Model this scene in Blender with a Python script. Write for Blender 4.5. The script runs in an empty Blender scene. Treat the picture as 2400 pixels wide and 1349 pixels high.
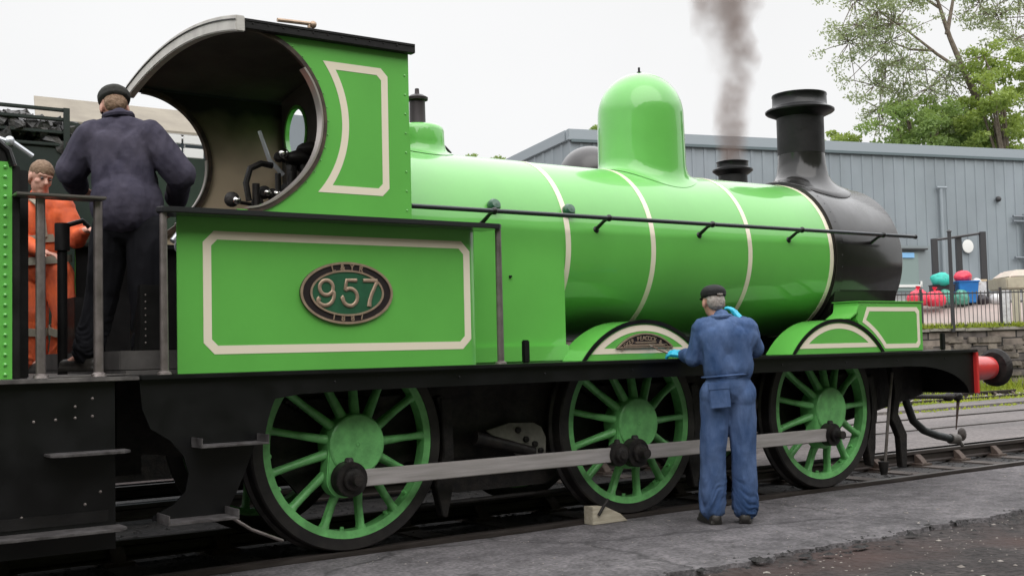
import bpy, bmesh, math, random
import numpy as np
from mathutils import Vector, Matrix, noise, Euler
random.seed(7); rng = np.random.default_rng(7)
PI = math.pi; R = math.radians
sc = bpy.context.scene
col = sc.collection

# ------------------------------------------------------------------ camera
cam_d = bpy.data.cameras.new("camera"); cam = bpy.data.objects.new("camera", cam_d); col.objects.link(cam)
yaw, pitch, roll = 0.61965, 0.05410, -0.02364
fw = Vector((math.sin(yaw)*math.cos(pitch), math.cos(yaw)*math.cos(pitch), math.sin(pitch)))
rt = Vector((math.cos(yaw), -math.sin(yaw), 0)); up = rt.cross(fw)
r2 = rt*math.cos(roll)+up*math.sin(roll); u2 = -rt*math.sin(roll)+up*math.cos(roll)
M = Matrix(((r2.x, u2.x, -fw.x), (r2.y, u2.y, -fw.y), (r2.z, u2.z, -fw.z))).to_4x4()
M.translation = Vector((-3.5394, -7.5996, 1.2606))
cam.matrix_world = M
cam_d.sensor_width = 36; cam_d.lens = 36*2729.08/2400
cam_d.clip_start = 0.1; cam_d.clip_end = 2000
sc.camera = cam

# ------------------------------------------------------------------ world, sun, exposure
w = bpy.data.worlds.new("World"); sc.world = w; w.use_nodes = True
nt = w.node_tree; nt.nodes.clear()
out = nt.nodes.new('ShaderNodeOutputWorld'); bg = nt.nodes.new('ShaderNodeBackground'); bg2 = nt.nodes.new('ShaderNodeBackground')
sky = nt.nodes.new('ShaderNodeTexSky'); sky.sky_type = 'NISHITA'; sky.sun_disc = False
sky.sun_elevation = R(52); sky.sun_rotation = R(205)
nt.links.new(sky.outputs[0], bg.inputs[0]); bg.inputs[1].default_value = 0.06
tc = nt.nodes.new('ShaderNodeTexCoord'); sep = nt.nodes.new('ShaderNodeSeparateXYZ'); nt.links.new(tc.outputs['Generated'], sep.inputs[0])
ramp = nt.nodes.new('ShaderNodeValToRGB'); nt.links.new(sep.outputs['Z'], ramp.inputs[0])
ramp.color_ramp.elements[0].position = 0.0; ramp.color_ramp.elements[0].color = (0.90, 0.90, 0.90, 1)
ramp.color_ramp.elements[1].position = 1.0; ramp.color_ramp.elements[1].color = (2.4, 2.4, 2.44, 1)
e = ramp.color_ramp.elements.new(0.31); e.color = (0.91, 0.91, 0.91, 1)
e = ramp.color_ramp.elements.new(0.43); e.color = (1.65, 1.65, 1.67, 1)
nz = nt.nodes.new('ShaderNodeTexNoise'); nz.inputs['Scale'].default_value = 2.2; nz.inputs['Detail'].default_value = 5
nt.links.new(tc.outputs['Generated'], nz.inputs[0])
mr = nt.nodes.new('ShaderNodeMapRange'); mr.inputs[1].default_value = .3; mr.inputs[2].default_value = .7; mr.inputs[3].default_value = .975; mr.inputs[4].default_value = 1.04
nt.links.new(nz.outputs[0], mr.inputs[0])
mul = nt.nodes.new('ShaderNodeMixRGB'); mul.blend_type = 'MULTIPLY'; mul.inputs[0].default_value = 1
nt.links.new(ramp.outputs[0], mul.inputs[1]); nt.links.new(mr.outputs[0], mul.inputs[2])
nt.links.new(mul.outputs[0], bg2.inputs[0]); bg2.inputs[1].default_value = 1.0
mx = nt.nodes.new('ShaderNodeMixShader'); mx.inputs[0].default_value = 0.95
nt.links.new(bg.outputs[0], mx.inputs[1]); nt.links.new(bg2.outputs[0], mx.inputs[2]); nt.links.new(mx.outputs[0], out.inputs[0])
sd = bpy.data.lights.new("sun", 'SUN'); sd.energy = 1.85; sd.angle = R(75); sd.color = (1, .97, .93)
so = bpy.data.objects.new("sun", sd); col.objects.link(so)
sun_dir = Vector((-0.30, -0.80, 0.70)).normalized()      # towards the sun: behind the camera's left shoulder
so.rotation_euler = sun_dir.to_track_quat('Z', 'Y').to_euler(); so.location = (-10, -10, 20)
sky.sun_elevation = math.asin(sun_dir.z); sky.sun_rotation = math.atan2(sun_dir.x, sun_dir.y)
sc.view_settings.view_transform = 'Standard'; sc.view_settings.look = 'None'
sc.view_settings.exposure = 0.10; sc.view_settings.gamma = 1.0
sc.view_settings.use_curve_mapping = False

# ------------------------------------------------------------------ materials
MATS = {}
def mat(name, c, rough=.6, metal=0.0, coat=0.0, coat_r=.08, var=0.0, vs=3.0, c2=None, bump=0.0, bs=40.0, rvar=0.0, stretch=None, spec=None, lo=.35, hi=.65):
    m = bpy.data.materials.new(name); m.use_nodes = True; n = m.node_tree; b = n.nodes['Principled BSDF']
    b.inputs['Base Color'].default_value = (*c, 1); b.inputs['Roughness'].default_value = rough; b.inputs['Metallic'].default_value = metal
    b.inputs['Coat Weight'].default_value = coat; b.inputs['Coat Roughness'].default_value = coat_r
    if spec is not None: b.inputs['Specular IOR Level'].default_value = spec
    t = n.nodes.new('ShaderNodeTexCoord'); mp = n.nodes.new('ShaderNodeMapping'); n.links.new(t.outputs['Object'], mp.inputs[0])
    if stretch: mp.inputs['Scale'].default_value = stretch
    if var or c2:
        z = n.nodes.new('ShaderNodeTexNoise'); z.inputs['Scale'].default_value = vs; z.inputs['Detail'].default_value = 7; z.inputs['Roughness'].default_value = .62
        n.links.new(mp.outputs[0], z.inputs[0])
        cr = n.nodes.new('ShaderNodeValToRGB'); n.links.new(z.outputs[0], cr.inputs[0])
        a = tuple(x*(1-var) for x in c); d = c2 if c2 else tuple(min(1, x*(1+var)) for x in c)
        cr.color_ramp.elements[0].position = lo; cr.color_ramp.elements[0].color = (*a, 1)
        cr.color_ramp.elements[1].position = hi; cr.color_ramp.elements[1].color = (*d, 1)
        n.links.new(cr.outputs[0], b.inputs['Base Color'])
    if rvar:
        z = n.nodes.new('ShaderNodeTexNoise'); z.inputs['Scale'].default_value = 5; z.inputs['Detail'].default_value = 5
        n.links.new(mp.outputs[0], z.inputs[0])
        q = n.nodes.new('ShaderNodeMapRange'); q.inputs[1].default_value = .3; q.inputs[2].default_value = .7
        q.inputs[3].default_value = max(0, rough-rvar); q.inputs[4].default_value = min(1, rough+rvar)
        n.links.new(z.outputs[0], q.inputs[0]); n.links.new(q.outputs[0], b.inputs['Roughness'])
    if bump:
        z = n.nodes.new('ShaderNodeTexNoise'); z.inputs['Scale'].default_value = bs; z.inputs['Detail'].default_value = 6
        n.links.new(mp.outputs[0], z.inputs[0])
        bp = n.nodes.new('ShaderNodeBump'); bp.inputs['Strength'].default_value = 1; bp.inputs['Distance'].default_value = bump
        n.links.new(z.outputs[0], bp.inputs['Height']); n.links.new(bp.outputs[0], b.inputs['Normal'])
    MATS[name] = m; return m
G = mat('apple_green_paint', (.124, .47, .074), .4, coat=1.0, coat_r=.03, var=.05, vs=2.0, bump=.0006, bs=6)
GW = mat('wheel_green_paint', (.155, .46, .145), .45, coat=.4, coat_r=.2, var=.25, vs=9, bump=.002, bs=30)
CR = mat('cream_lining', (.86, .77, .62), .4, coat=.6)
BK = mat('gloss_black_paint', (.0035, .0035, .004), .42, spec=.3, coat=.22, coat_r=.1, rvar=.12, bump=.0006, bs=8)
BKM = mat('satin_black_paint', (.006, .0055, .006), .5, spec=.3, c2=(.012, .011, .011), vs=4, rvar=.15, bump=.002, bs=20)
OIL = mat('oily_black_iron', (.006, .0055, .006), .55, spec=.35, c2=(.022, .018, .016), vs=14, rvar=.2, bump=.004, bs=40)
SMK = mat('smokebox_black', (.005, .0045, .0045), .42, coat=.9, coat_r=.14, spec=.1, c2=(.010, .009, .008), vs=5, rvar=.12, bump=.001, bs=12)
ST = mat('bright_steel', (.56, .52, .52), .42, .55, c2=(.42, .39, .38), vs=6, rvar=.12, bump=.0008, bs=60, stretch=(.4, 1, 6))
PST = mat('worn_post_steel', (.15, .13, .12), .42, .6, c2=(.24, .21, .20), vs=12, rvar=.1)
TYRE = mat('dark_tyre_steel', (.020, .018, .019), .42, .3, c2=(.04, .036, .034), vs=8, rvar=.1)
BR = mat('brass', (.48, .36, .26), .45, .55, c2=(.36, .26, .19), vs=20)
DG = mat('dark_green_enamel', (.022, .10, .050), .35, coat=.4, var=.15, vs=10)
RED = mat('buffer_beam_red', (.62, .035, .030), .35, coat=.5, c2=(.48, .03, .03), vs=7)
CABT = mat('cab_cream_paint', (.24, .18, .12), .7, c2=(.16, .12, .08), vs=3)
CABK = mat('sooty_black', (.06, .055, .05), .8, c2=(.10, .09, .08), vs=3)
FAS = mat('grey_roof_edge', (.62, .60, .56), .7, c2=(.48, .46, .43), vs=6, bump=.003, bs=20)
WHT = mat('pale_metal', (.60, .62, .66), .3, .4)
SKIN = mat('skin', (.52, .27, .20), .55, c2=(.60, .33, .26), vs=12)
HAIR = mat('fair_brown_hair', (.16, .095, .055), .7, c2=(.25, .16, .10), vs=60, bump=.004, bs=120)
GHAIR = mat('grey_hair', (.42, .38, .35), .8, c2=(.28, .24, .22), vs=60, bump=.004, bs=120)
NAVY = mat('navy_cotton', (.034, .031, .050), .9, c2=(.075, .068, .095), vs=4, bump=.010, bs=12, spec=.2)
BLUE = mat('blue_denim_coverall', (.026, .060, .150), .9, c2=(.105, .160, .30), vs=4.5, bump=.012, bs=11, spec=.2, stretch=(1.3, 1.3, .7), lo=.3, hi=.72)
ORG = mat('orange_hi_vis', (.78, .13, .03), .75, c2=(.55, .10, .045), vs=8, bump=.004, bs=20)
REFL = mat('grey_reflective_tape', (.36, .34, .27), .5, c2=(.25, .23, .18), vs=10)
GLV = mat('cyan_glove', (.02, .42, .62), .45, bump=.002, bs=60)
CAPB = mat('black_cap_cloth', (.010, .010, .011), .8, bump=.002, bs=80)
BOOT = mat('dusty_black_leather', (.018, .016, .015), .5, c2=(.05, .045, .04), vs=15)
SLAB = mat('worn_concrete', (.130, .120, .125), .85, c2=(.072, .066, .070), vs=1.5, bump=.014, bs=34, stretch=(.7, 1.1, 1), lo=.42, hi=.70)
DIRT = mat('dirt_and_ash', (.020, .0155, .015), .95, c2=(.046, .038, .037), vs=1.6, bump=.05, bs=14)
BALL = mat('oily_ballast', (.008, .0075, .008), .8, c2=(.03, .027, .026), vs=9, bump=.03, bs=30)
STONEG = mat('grey_gravel', (.16, .14, .125), .9, c2=(.34, .31, .28), vs=3)
RAILM = mat('rail_steel', (.10, .085, .08), .45, .6, c2=(.05, .04, .036), vs=10, stretch=(.3, 3, 3))
RUST = mat('rusty_iron', (.055, .035, .028), .8, c2=(.10, .075, .06), vs=12, bump=.003)
SLP = mat('tarred_timber', (.045, .036, .032), .9, c2=(.09, .075, .065), vs=5, bump=.01, bs=20)
WOOD = mat('pale_timber', (.48, .43, .34), .8, c2=(.34, .30, .23), vs=6, stretch=(1, 8, 8))
DWOOD = mat('grey_timber_floor', (.10, .092, .088), .85, c2=(.055, .05, .048), vs=5)
COAL = mat('coal', (.018, .018, .020), .45, c2=(.06, .055, .05), vs=12, bump=.01, bs=30)
TGR = mat('black_green_paint', (.010, .017, .015), .4, coat=.5, coat_r=.2, c2=(.02, .028, .025), vs=4)
GREY = mat('grey_cladding_trim', (.25, .285, .31), .55)
BEI = mat('beige_sheet_roof', (.27, .24, .19), .8, c2=(.20, .175, .14), vs=1.6, bump=.004, bs=8)
WIN = mat('white_window_paint', (.70, .70, .68), .5)
GLS = mat('dark_window_glass', (.03, .04, .045), .1)
PLR = mat('red_plastic', (.62, .025, .06), .4, c2=(.75, .05, .09), vs=12, bump=.02, bs=12)
PLG = mat('turquoise_plastic', (.03, .50, .40), .45, c2=(.02, .38, .32), vs=10, bump=.02, bs=14)
PLD = mat('dark_green_plastic', (.03, .20, .14), .45, c2=(.12, .36, .28), vs=10, bump=.02, bs=14)
PLB = mat('blue_plastic', (.02, .18, .50), .4, c2=(.02, .14, .42), vs=5)
PLK = mat('black_plastic', (.02, .016, .022), .4, bump=.02, bs=14)
PLW = mat('white_plastic', (.66, .66, .66), .45, c2=(.5, .5, .52), vs=8, bump=.02, bs=14)
BEIP = mat('cream_fibreglass', (.50, .47, .36), .5, c2=(.40, .36, .28), vs=3)
FEN = mat('dark_fence_paint', (.035, .035, .038), .5)
PAVE = mat('pinkish_paving', (.36, .285, .26), .9, c2=(.29, .245, .225), vs=1.2)
PAVG = mat('grey_yard_concrete', (.175, .155, .150), .9, c2=(.11, .10, .098), vs=.6, stretch=(.3, 1, 1), bump=.01)
YARD = mat('yard_tarmac', (.14, .135, .13), .9, c2=(.21, .20, .19), vs=.8)
BARK = mat('bark', (.10, .075, .055), .9, c2=(.17, .14, .11), vs=6, bump=.02, bs=20)
def leafmat(name, a, b):
    m = mat(name, a, .6, c2=b, vs=.9)
    n = m.node_tree; o = n.nodes['Material Output']; p = n.nodes['Principled BSDF']
    tr = n.nodes.new('ShaderNodeBsdfTranslucent'); tr.inputs[0].default_value = (b[0]*1.6, b[1]*1.6, b[2], 1)
    ms = n.nodes.new('ShaderNodeMixShader'); ms.inputs[0].default_value = .35
    n.links.new(p.outputs[0], ms.inputs[1]); n.links.new(tr.outputs[0], ms.inputs[2]); n.links.new(ms.outputs[0], o.inputs[0])
    return m
LFA = leafmat('airy_leaves', (.15, .19, .10), (.25, .29, .17))
LFB = leafmat('mid_green_leaves', (.12, .19, .05), (.21, .29, .09))
LFC = leafmat('yellow_green_leaves', (.16, .23, .05), (.26, .33, .08))
LFD = leafmat('dark_leaves', (.03, .05, .02), (.06, .08, .03))
GRS = leafmat('grass', (.16, .24, .03), (.30, .34, .04))

n = SLAB.node_tree; b_ = n.nodes['Principled BSDF']; old = b_.inputs['Base Color'].links[0].from_socket     # oil and soot stains
z = n.nodes.new('ShaderNodeTexNoise'); z.inputs['Scale'].default_value = 3.1; z.inputs['Detail'].default_value = 9; z.inputs['Roughness'].default_value = .75
tt = n.nodes.new('ShaderNodeTexCoord'); n.links.new(tt.outputs['Object'], z.inputs[0]); q = n.nodes.new('ShaderNodeMapRange'); q.inputs[1].default_value = .56; q.inputs[2].default_value = .70; n.links.new(z.outputs[0], q.inputs[0])
mm = n.nodes.new('ShaderNodeMixRGB'); n.links.new(q.outputs[0], mm.inputs[0]); n.links.new(old, mm.inputs[1]); mm.inputs[2].default_value = (.035, .032, .034, 1); n.links.new(mm.outputs[0], b_.inputs['Base Color'])
def speckle(m, sc_, lo, hi, det=3, voro=0, vsc=2.0):
    n = m.node_tree; b_ = n.nodes['Principled BSDF']; old = b_.inputs['Base Color'].links[0].from_socket; tt = n.nodes.new('ShaderNodeTexCoord')
    z = n.nodes.new('ShaderNodeTexNoise'); z.inputs['Scale'].default_value = sc_; z.inputs['Detail'].default_value = det; n.links.new(tt.outputs['Object'], z.inputs[0])
    q = n.nodes.new('ShaderNodeMapRange'); q.inputs[1].default_value = .35; q.inputs[2].default_value = .65; q.inputs[3].default_value = lo; q.inputs[4].default_value = hi; n.links.new(z.outputs[0], q.inputs[0])
    mm = n.nodes.new('ShaderNodeMixRGB'); mm.blend_type = 'MULTIPLY'; mm.inputs[0].default_value = 1; n.links.new(old, mm.inputs[1]); n.links.new(q.outputs[0], mm.inputs[2]); last = mm.outputs[0]
    if voro:
        v = n.nodes.new('ShaderNodeTexVoronoi'); v.feature = 'DISTANCE_TO_EDGE'; v.inputs['Scale'].default_value = vsc
        wz = n.nodes.new('ShaderNodeTexNoise'); wz.inputs['Scale'].default_value = 3; wz.inputs['Detail'].default_value = 6; n.links.new(tt.outputs['Object'], wz.inputs[0])
        mxv = n.nodes.new('ShaderNodeMixRGB'); mxv.inputs[0].default_value = .25; n.links.new(tt.outputs['Object'], mxv.inputs[1]); n.links.new(wz.outputs[1], mxv.inputs[2]); n.links.new(mxv.outputs[0], v.inputs[0])
        r_ = n.nodes.new('ShaderNodeMapRange'); r_.inputs[1].default_value = 0; r_.inputs[2].default_value = .012; r_.inputs[3].default_value = voro; r_.inputs[4].default_value = 1; n.links.new(v.outputs['Distance'], r_.inputs[0])
        m2 = n.nodes.new('ShaderNodeMixRGB'); m2.blend_type = 'MULTIPLY'; m2.inputs[0].default_value = 1; n.links.new(last, m2.inputs[1]); n.links.new(r_.outputs[0], m2.inputs[2]); last = m2.outputs[0]
    n.links.new(last, b_.inputs['Base Color'])
speckle(SLAB, 38, .62, 1.25, 5, .45, .55); speckle(SLAB, 7, .72, 1.15, 4)
speckle(DIRT, 30, .5, 1.5, 5); speckle(DIRT, 5, .7, 1.3, 3)
speckle(PAVG, 20, .75, 1.2, 5, .6, .35)
n = DIRT.node_tree; b_ = n.nodes['Principled BSDF']; old = b_.inputs['Base Color'].links[0].from_socket          # reddish ash patches
z = n.nodes.new('ShaderNodeTexNoise'); z.inputs['Scale'].default_value = .9; z.inputs['Detail'].default_value = 6; tt = n.nodes.new('ShaderNodeTexCoord'); n.links.new(tt.outputs['Object'], z.inputs[0])
q = n.nodes.new('ShaderNodeMapRange'); q.inputs[1].default_value = .48; q.inputs[2].default_value = .66; n.links.new(z.outputs[0], q.inputs[0])
mm = n.nodes.new('ShaderNodeMixRGB'); n.links.new(q.outputs[0], mm.inputs[0]); n.links.new(old, mm.inputs[1]); mm.inputs[2].default_value = (.052, .031, .027, 1); n.links.new(mm.outputs[0], b_.inputs['Base Color'])
# brick/stone and cladding need their own nodes
def stone_mat():
    m = mat('rough_stone_wall', (.2, .18, .16), .9); n = m.node_tree; b = n.nodes['Principled BSDF']
    t = n.nodes.new('ShaderNodeTexCoord'); mp = n.nodes.new('ShaderNodeMapping'); mp.inputs['Rotation'].default_value = (R(90), 0, 0)
    n.links.new(t.outputs['Object'], mp.inputs[0])
    nzz = n.nodes.new('ShaderNodeTexNoise'); nzz.inputs['Scale'].default_value = 1.5; n.links.new(t.outputs['Object'], nzz.inputs[0])
    mxx = n.nodes.new('ShaderNodeMixRGB'); mxx.inputs[0].default_value = .06; n.links.new(mp.outputs[0], mxx.inputs[1]); n.links.new(nzz.outputs[1], mxx.inputs[2])
    br = n.nodes.new('ShaderNodeTexBrick'); n.links.new(mxx.outputs[0], br.inputs[0])
    br.inputs['Color1'].default_value = (.24, .20, .17, 1); br.inputs['Color2'].default_value = (.12, .105, .10, 1); br.inputs['Mortar'].default_value = (.03, .028, .026, 1)
    br.inputs['Scale'].default_value = 1.0; br.inputs['Brick Width'].default_value = .62; br.inputs['Row Height'].default_value = .2; br.inputs['Mortar Size'].default_value = .018
    n.links.new(br.outputs[0], b.inputs['Base Color'])
    bp = n.nodes.new('ShaderNodeBump'); bp.inputs['Distance'].default_value = .04; n.links.new(br.outputs[0], bp.inputs['Height']); n.links.new(bp.outputs[0], b.inputs['Normal'])
    return m
STW = stone_mat(); speckle(STW, 3, .45, 1.15, 6)
CLAD = mat('grey_blue_cladding', (.215, .25, .27), .55, c2=(.24, .27, .30), vs=.35, stretch=(1, 1, .15))

# ------------------------------------------------------------------ mesh builder
class MB:
    def __init__(s): s.v = []; s.f = []
    def add(s, vs, fs):
        b = len(s.v); s.v += [tuple(v) for v in vs]; s.f += [tuple(b+i for i in f) for f in fs]; return s
    def box(s, x0, x1, y0, y1, z0, z1):
        v = [(x, y, z) for x in (x0, x1) for y in (y0, y1) for z in (z0, z1)]
        return s.add(v, [(0, 1, 3, 2), (4, 6, 7, 5), (0, 4, 5, 1), (2, 3, 7, 6), (0, 2, 6, 4), (1, 5, 7, 3)])
    def obox(s, c, ax, ay, az, hx, hy, hz):
        c = Vector(c); ax, ay, az = (Vector(a).normalized() for a in (ax, ay, az))
        v = [c+ax*i*hx+ay*j*hy+az*k*hz for i in (-1, 1) for j in (-1, 1) for k in (-1, 1)]
        return s.add(v, [(0, 1, 3, 2), (4, 6, 7, 5), (0, 4, 5, 1), (2, 3, 7, 6), (0, 2, 6, 4), (1, 5, 7, 3)])
    def frame(s, d):
        d = Vector(d).normalized(); a = Vector((0, 0, 1)) if abs(d.z) < .9 else Vector((1, 0, 0))
        u = d.cross(a).normalized(); return d, u, d.cross(u)
    def lathe(s, prof, o, d, n=32, caps=True):   # prof: list of (t along d, radius)
        o = Vector(o); d, u, v = s.frame(d); vs = []; fs = []
        for t, r in prof:
            for i in range(n):
                a = 2*PI*i/n; vs.append(o+d*t+u*(r*math.cos(a))+v*(r*math.sin(a)))
        for k in range(len(prof)-1):
            for i in range(n):
                j = (i+1) % n; fs.append((k*n+i, k*n+j, (k+1)*n+j, (k+1)*n+i))
        if caps:
            if prof[0][1] > 1e-4: fs.append(tuple(range(n))[::-1])
            if prof[-1][1] > 1e-4: fs.append(tuple((len(prof)-1)*n+i for i in range(n)))
        return s.add(vs, fs)
    def cyl(s, a, b, r, r1=None, n=16):
        a = Vector(a); b = Vector(b); return s.lathe([(0, r), ((b-a).length, r if r1 is None else r1)], a, b-a, n)
    def tube(s, pts, r, n=10):
        pts = [Vector(p) for p in pts]; rs = r if isinstance(r, (list, tuple)) else [r]*len(pts)
        vs = []; fs = []; d0, u, v = s.frame(pts[1]-pts[0])
        for k, p in enumerate(pts):
            t = (pts[min(k+1, len(pts)-1)]-pts[max(k-1, 0)]).normalized()
            u = (u-t*u.dot(t)).normalized(); v = t.cross(u)
            for i in range(n):
                a = 2*PI*i/n; vs.append(p+u*(rs[k]*math.cos(a))+v*(rs[k]*math.sin(a)))
        for k in range(len(pts)-1):
            for i in range(n):
                j = (i+1) % n; fs.append((k*n+i, k*n+j, (k+1)*n+j, (k+1)*n+i))
        fs.append(tuple(range(n))[::-1]); fs.append(tuple((len(pts)-1)*n+i for i in range(n)))
        return s.add(vs, fs)
    def prism(s, poly, y0, y1, ax='y'):   # poly of (a,b): XZ for ax y, YZ for ax x, XY for ax z
        n = len(poly)
        def P(a, b, c): return (a, c, b) if ax == 'y' else ((c, a, b) if ax == 'x' else (a, b, c))
        vs = [P(a, b, y0) for a, b in poly]+[P(a, b, y1) for a, b in poly]
        fs = [tuple(range(n)), tuple(range(2*n-1, n-1, -1))]+[(i, n+i, n+(i+1) % n, (i+1) % n) for i in range(n)]
        return s.add(vs, fs)
    def strip(s, inner, outer, y0, y1, closed=False, ax='y'):   # band between two polylines, thickness y0..y1
        n = len(inner)
        def P(q, c): return (q[0], c, q[1]) if ax == 'y' else ((c, q[0], q[1]) if ax == 'x' else (q[0], q[1], c))
        vs = [P(q, y0) for q in inner]+[P(q, y0) for q in outer]+[P(q, y1) for q in inner]+[P(q, y1) for q in outer]
        fs = []
        for i in range(n if closed else n-1):
            j = (i+1) % n
            fs += [(i, j, n+j, n+i), (2*n+i, 3*n+i, 3*n+j, 2*n+j), (i, 2*n+i, 2*n+j, j), (n+i, n+j, 3*n+j, 3*n+i)]
        if not closed: fs += [(0, n, 3*n, 2*n), (n-1, 3*n-1, 4*n-1, 2*n-1)]
        return s.add(vs, fs)
    def ell(s, c, r, n=16, m=10, ax=None):
        c = Vector(c); A = ax or (Vector((1, 0, 0)), Vector((0, 1, 0)), Vector((0, 0, 1))); vs = []; fs = []
        if not isinstance(r, (tuple, list)): r = (r, r, r)
        vs.append(c-A[2]*r[2])
        for k in range(1, m):
            ph = -PI/2+PI*k/m
            for i in range(n):
                a = 2*PI*i/n; vs.append(c+A[0]*(r[0]*math.cos(ph)*math.cos(a))+A[1]*(r[1]*math.cos(ph)*math.sin(a))+A[2]*(r[2]*math.sin(ph)))
        vs.append(c+A[2]*r[2]); L = len(vs)-1
        for i in range(n): fs.append((0, 1+(i+1) % n, 1+i)); fs.append((L, L-n+i, L-n+(i+1) % n))
        for k in range(m-2):
            for i in range(n):
                j = (i+1) % n; fs.append((1+k*n+i, 1+k*n+j, 1+(k+1)*n+j, 1+(k+1)*n+i))
        return s.add(vs, fs)
    def build(s, name, m, parent=None, smooth=35, bevel=0, fix=True):
        me = bpy.data.meshes.new(name); me.from_pydata(s.v, [], s.f); me.validate()
        if fix:
            b = bmesh.new(); b.from_mesh(me); bmesh.ops.recalc_face_normals(b, faces=b.faces)
            if bevel: bmesh.ops.bevel(b, geom=[e for e in b.edges if e.is_manifold and e.calc_face_angle(0) > .6], offset=bevel, segments=2, affect='EDGES', clamp_overlap=True)
            b.to_mesh(me); b.free()
        me.materials.append(m)
        if smooth: me.shade_smooth(); me.set_sharp_from_angle(angle=R(smooth))
        o = bpy.data.objects.new(name, me); col.objects.link(o); attach(o, parent); return o
WORLD = {}
def attach(o, parent, local=False):
    if parent is not None:
        o.parent = parent
        wm = WORLD.get(parent.name, Matrix())
        if not local: o.matrix_parent_inverse = wm.inverted(); WORLD[o.name] = Matrix()
        else: WORLD[o.name] = wm
def tag(o, label=None, cat=None, group=None, kind=None):
    if label: o['label'] = label
    if cat: o['category'] = cat
    if group: o['group'] = group
    if kind: o['kind'] = kind
    return o
def thing(name, loc, label, cat, group=None):
    o = bpy.data.objects.new(name, None); o.location = loc; o.empty_display_size = .2; col.objects.link(o)
    WORLD[o.name] = Matrix.Translation(loc); return tag(o, label, cat, group)
def rivets(mb, pts, r=.008, d=(0, -1, 0), h=.006):
    for p in pts: mb.lathe([(-.001, r), (h*.5, r*.8), (h, .0)], p, d, 8, caps=False)
def arc(cx, cz, r, a0, a1, n=32): return [(cx+r*math.cos(R(a0+(a1-a0)*i/n)), cz+r*math.sin(R(a0+(a1-a0)*i/n))) for i in range(n+1)]
def text_mesh(body, name, size, loc, m, parent, depth=.006, off=0.0, rot=(PI/2, 0, 0), align='CENTER'):
    c = bpy.data.curves.new(name, 'FONT'); c.body = body; c.size = size; c.extrude = depth; c.offset = off; c.bevel_depth = 0
    c.align_x = align; c.align_y = 'CENTER'
    t = bpy.data.objects.new('tmp', c); col.objects.link(t); dg = bpy.context.evaluated_depsgraph_get(); dg.update()
    me = bpy.data.meshes.new_from_object(t.evaluated_get(dg)); bpy.data.objects.remove(t)
    me.transform(Matrix.Translation(loc) @ Euler(rot).to_matrix().to_4x4()); me.name = name
    me.materials.clear(); me.materials.append(m)
    o = bpy.data.objects.new(name, me); col.objects.link(o); attach(o, parent); return o

# ================================================================== GROUND
def ground_sheet(name, poly_xy, z, m, nsub=1, disp=0, kind='structure'):
    me = bpy.data.meshes.new(name); b = bmesh.new()
    vs = [b.verts.new((x, y, z if not callable(z) else z(x, y))) for x, y in poly_xy]; b.faces.new(vs)
    bmesh.ops.recalc_face_normals(b, faces=b.faces); b.to_mesh(me); b.free(); me.materials.append(m)
    o = bpy.data.objects.new(name, me); col.objects.link(o); tag(o, kind=kind); return o
def grid(name, xs, ys, fz, m, jitter=0):
    vs = []; fs = []; nx, ny = len(xs), len(ys)
    for j, y in enumerate(ys):
        for i, x in enumerate(xs): vs.append((x, y, fz(x, y)))
    for j in range(ny-1):
        for i in range(nx-1): a = j*nx+i; fs.append((a, a+1, a+nx+1, a+nx))
    mb = MB(); mb.add(vs, fs); o = mb.build(name, m, None, 180); tag(o, kind='structure'); return o
g = ground_sheet('ground', [(-900, -900), (900, -900), (900, 900), (-900, 900)], -.32, DIRT); g['label'] = 'dark dirt and ash yard ground'; g['category'] = 'ground'
xs = list(np.linspace(-12, 30, 260)); ys = list(np.linspace(-13, -2.3, 90))
def dz(x, y):
    e = -.075+.03*noise.noise((x*.5, y*.7, 1))+.014*noise.noise((x*3, y*3, 4))+.006*noise.noise((x*11, y*11, 2))
    return min(e, -.036) if y > -2.75 else e
tag(grid('dirt_path', xs, ys, dz, DIRT), 'brown dirt and ash in front of the concrete strip', 'ground', kind='structure')
# concrete strip beside the rails with a broken outer edge
def slab():
    n = 1400; xs = np.linspace(-12, 32, n); vs = []; fs = []
    rows = [0, .12, .35, .7, 1.0]
    for x in xs:
        yo = -2.55+.10*noise.noise((x*.9, 3, 0))+.08*noise.noise((x*3.1, 1, 0))+.06*noise.noise((x*9, 1, 0))+.03*noise.noise((x*23, 1, 0))
        for t in rows:
            y = -.82+(yo+.82)*t; z = -.03+.006*noise.noise((x*1.3, y*1.3, 0))-.012*max(0, t-.85)/.15
            vs.append((x, y, z))
        vs.append((x, yo-.012, -.09)); vs.insert(len(vs)-6, (x, -.82, -.16))
    k = 7
    for i in range(n-1):
        for j in range(k-1): a = i*k+j; fs.append((a, a+k, a+k+1, a+1))
    mb = MB(); mb.add(vs, fs); o = mb.build('concrete_path', SLAB, None, 40); tag(o, 'worn grey concrete strip beside the green locomotive', 'path', kind='structure')
slab()
g = ground_sheet('track_bed', [(-30, -.83), (60, -.83), (60, 5.6), (-30, 5.6)], -.17, BALL); g['label'] = 'oily black track bed under the engines'
for k, (ya, yb) in enumerate(((1.02, 2.70), (2.84, 4.16), (4.30, 6.9))):
    g = ground_sheet('yard_concrete', [(5.75, ya), (60, ya), (60, yb), (5.75, yb)], -.014, PAVG)
g = ground_sheet('yard_ground', [(-60, 5.6), (70, 5.6), (70, 40), (-60, 40)], -.12, DIRT)

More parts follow.
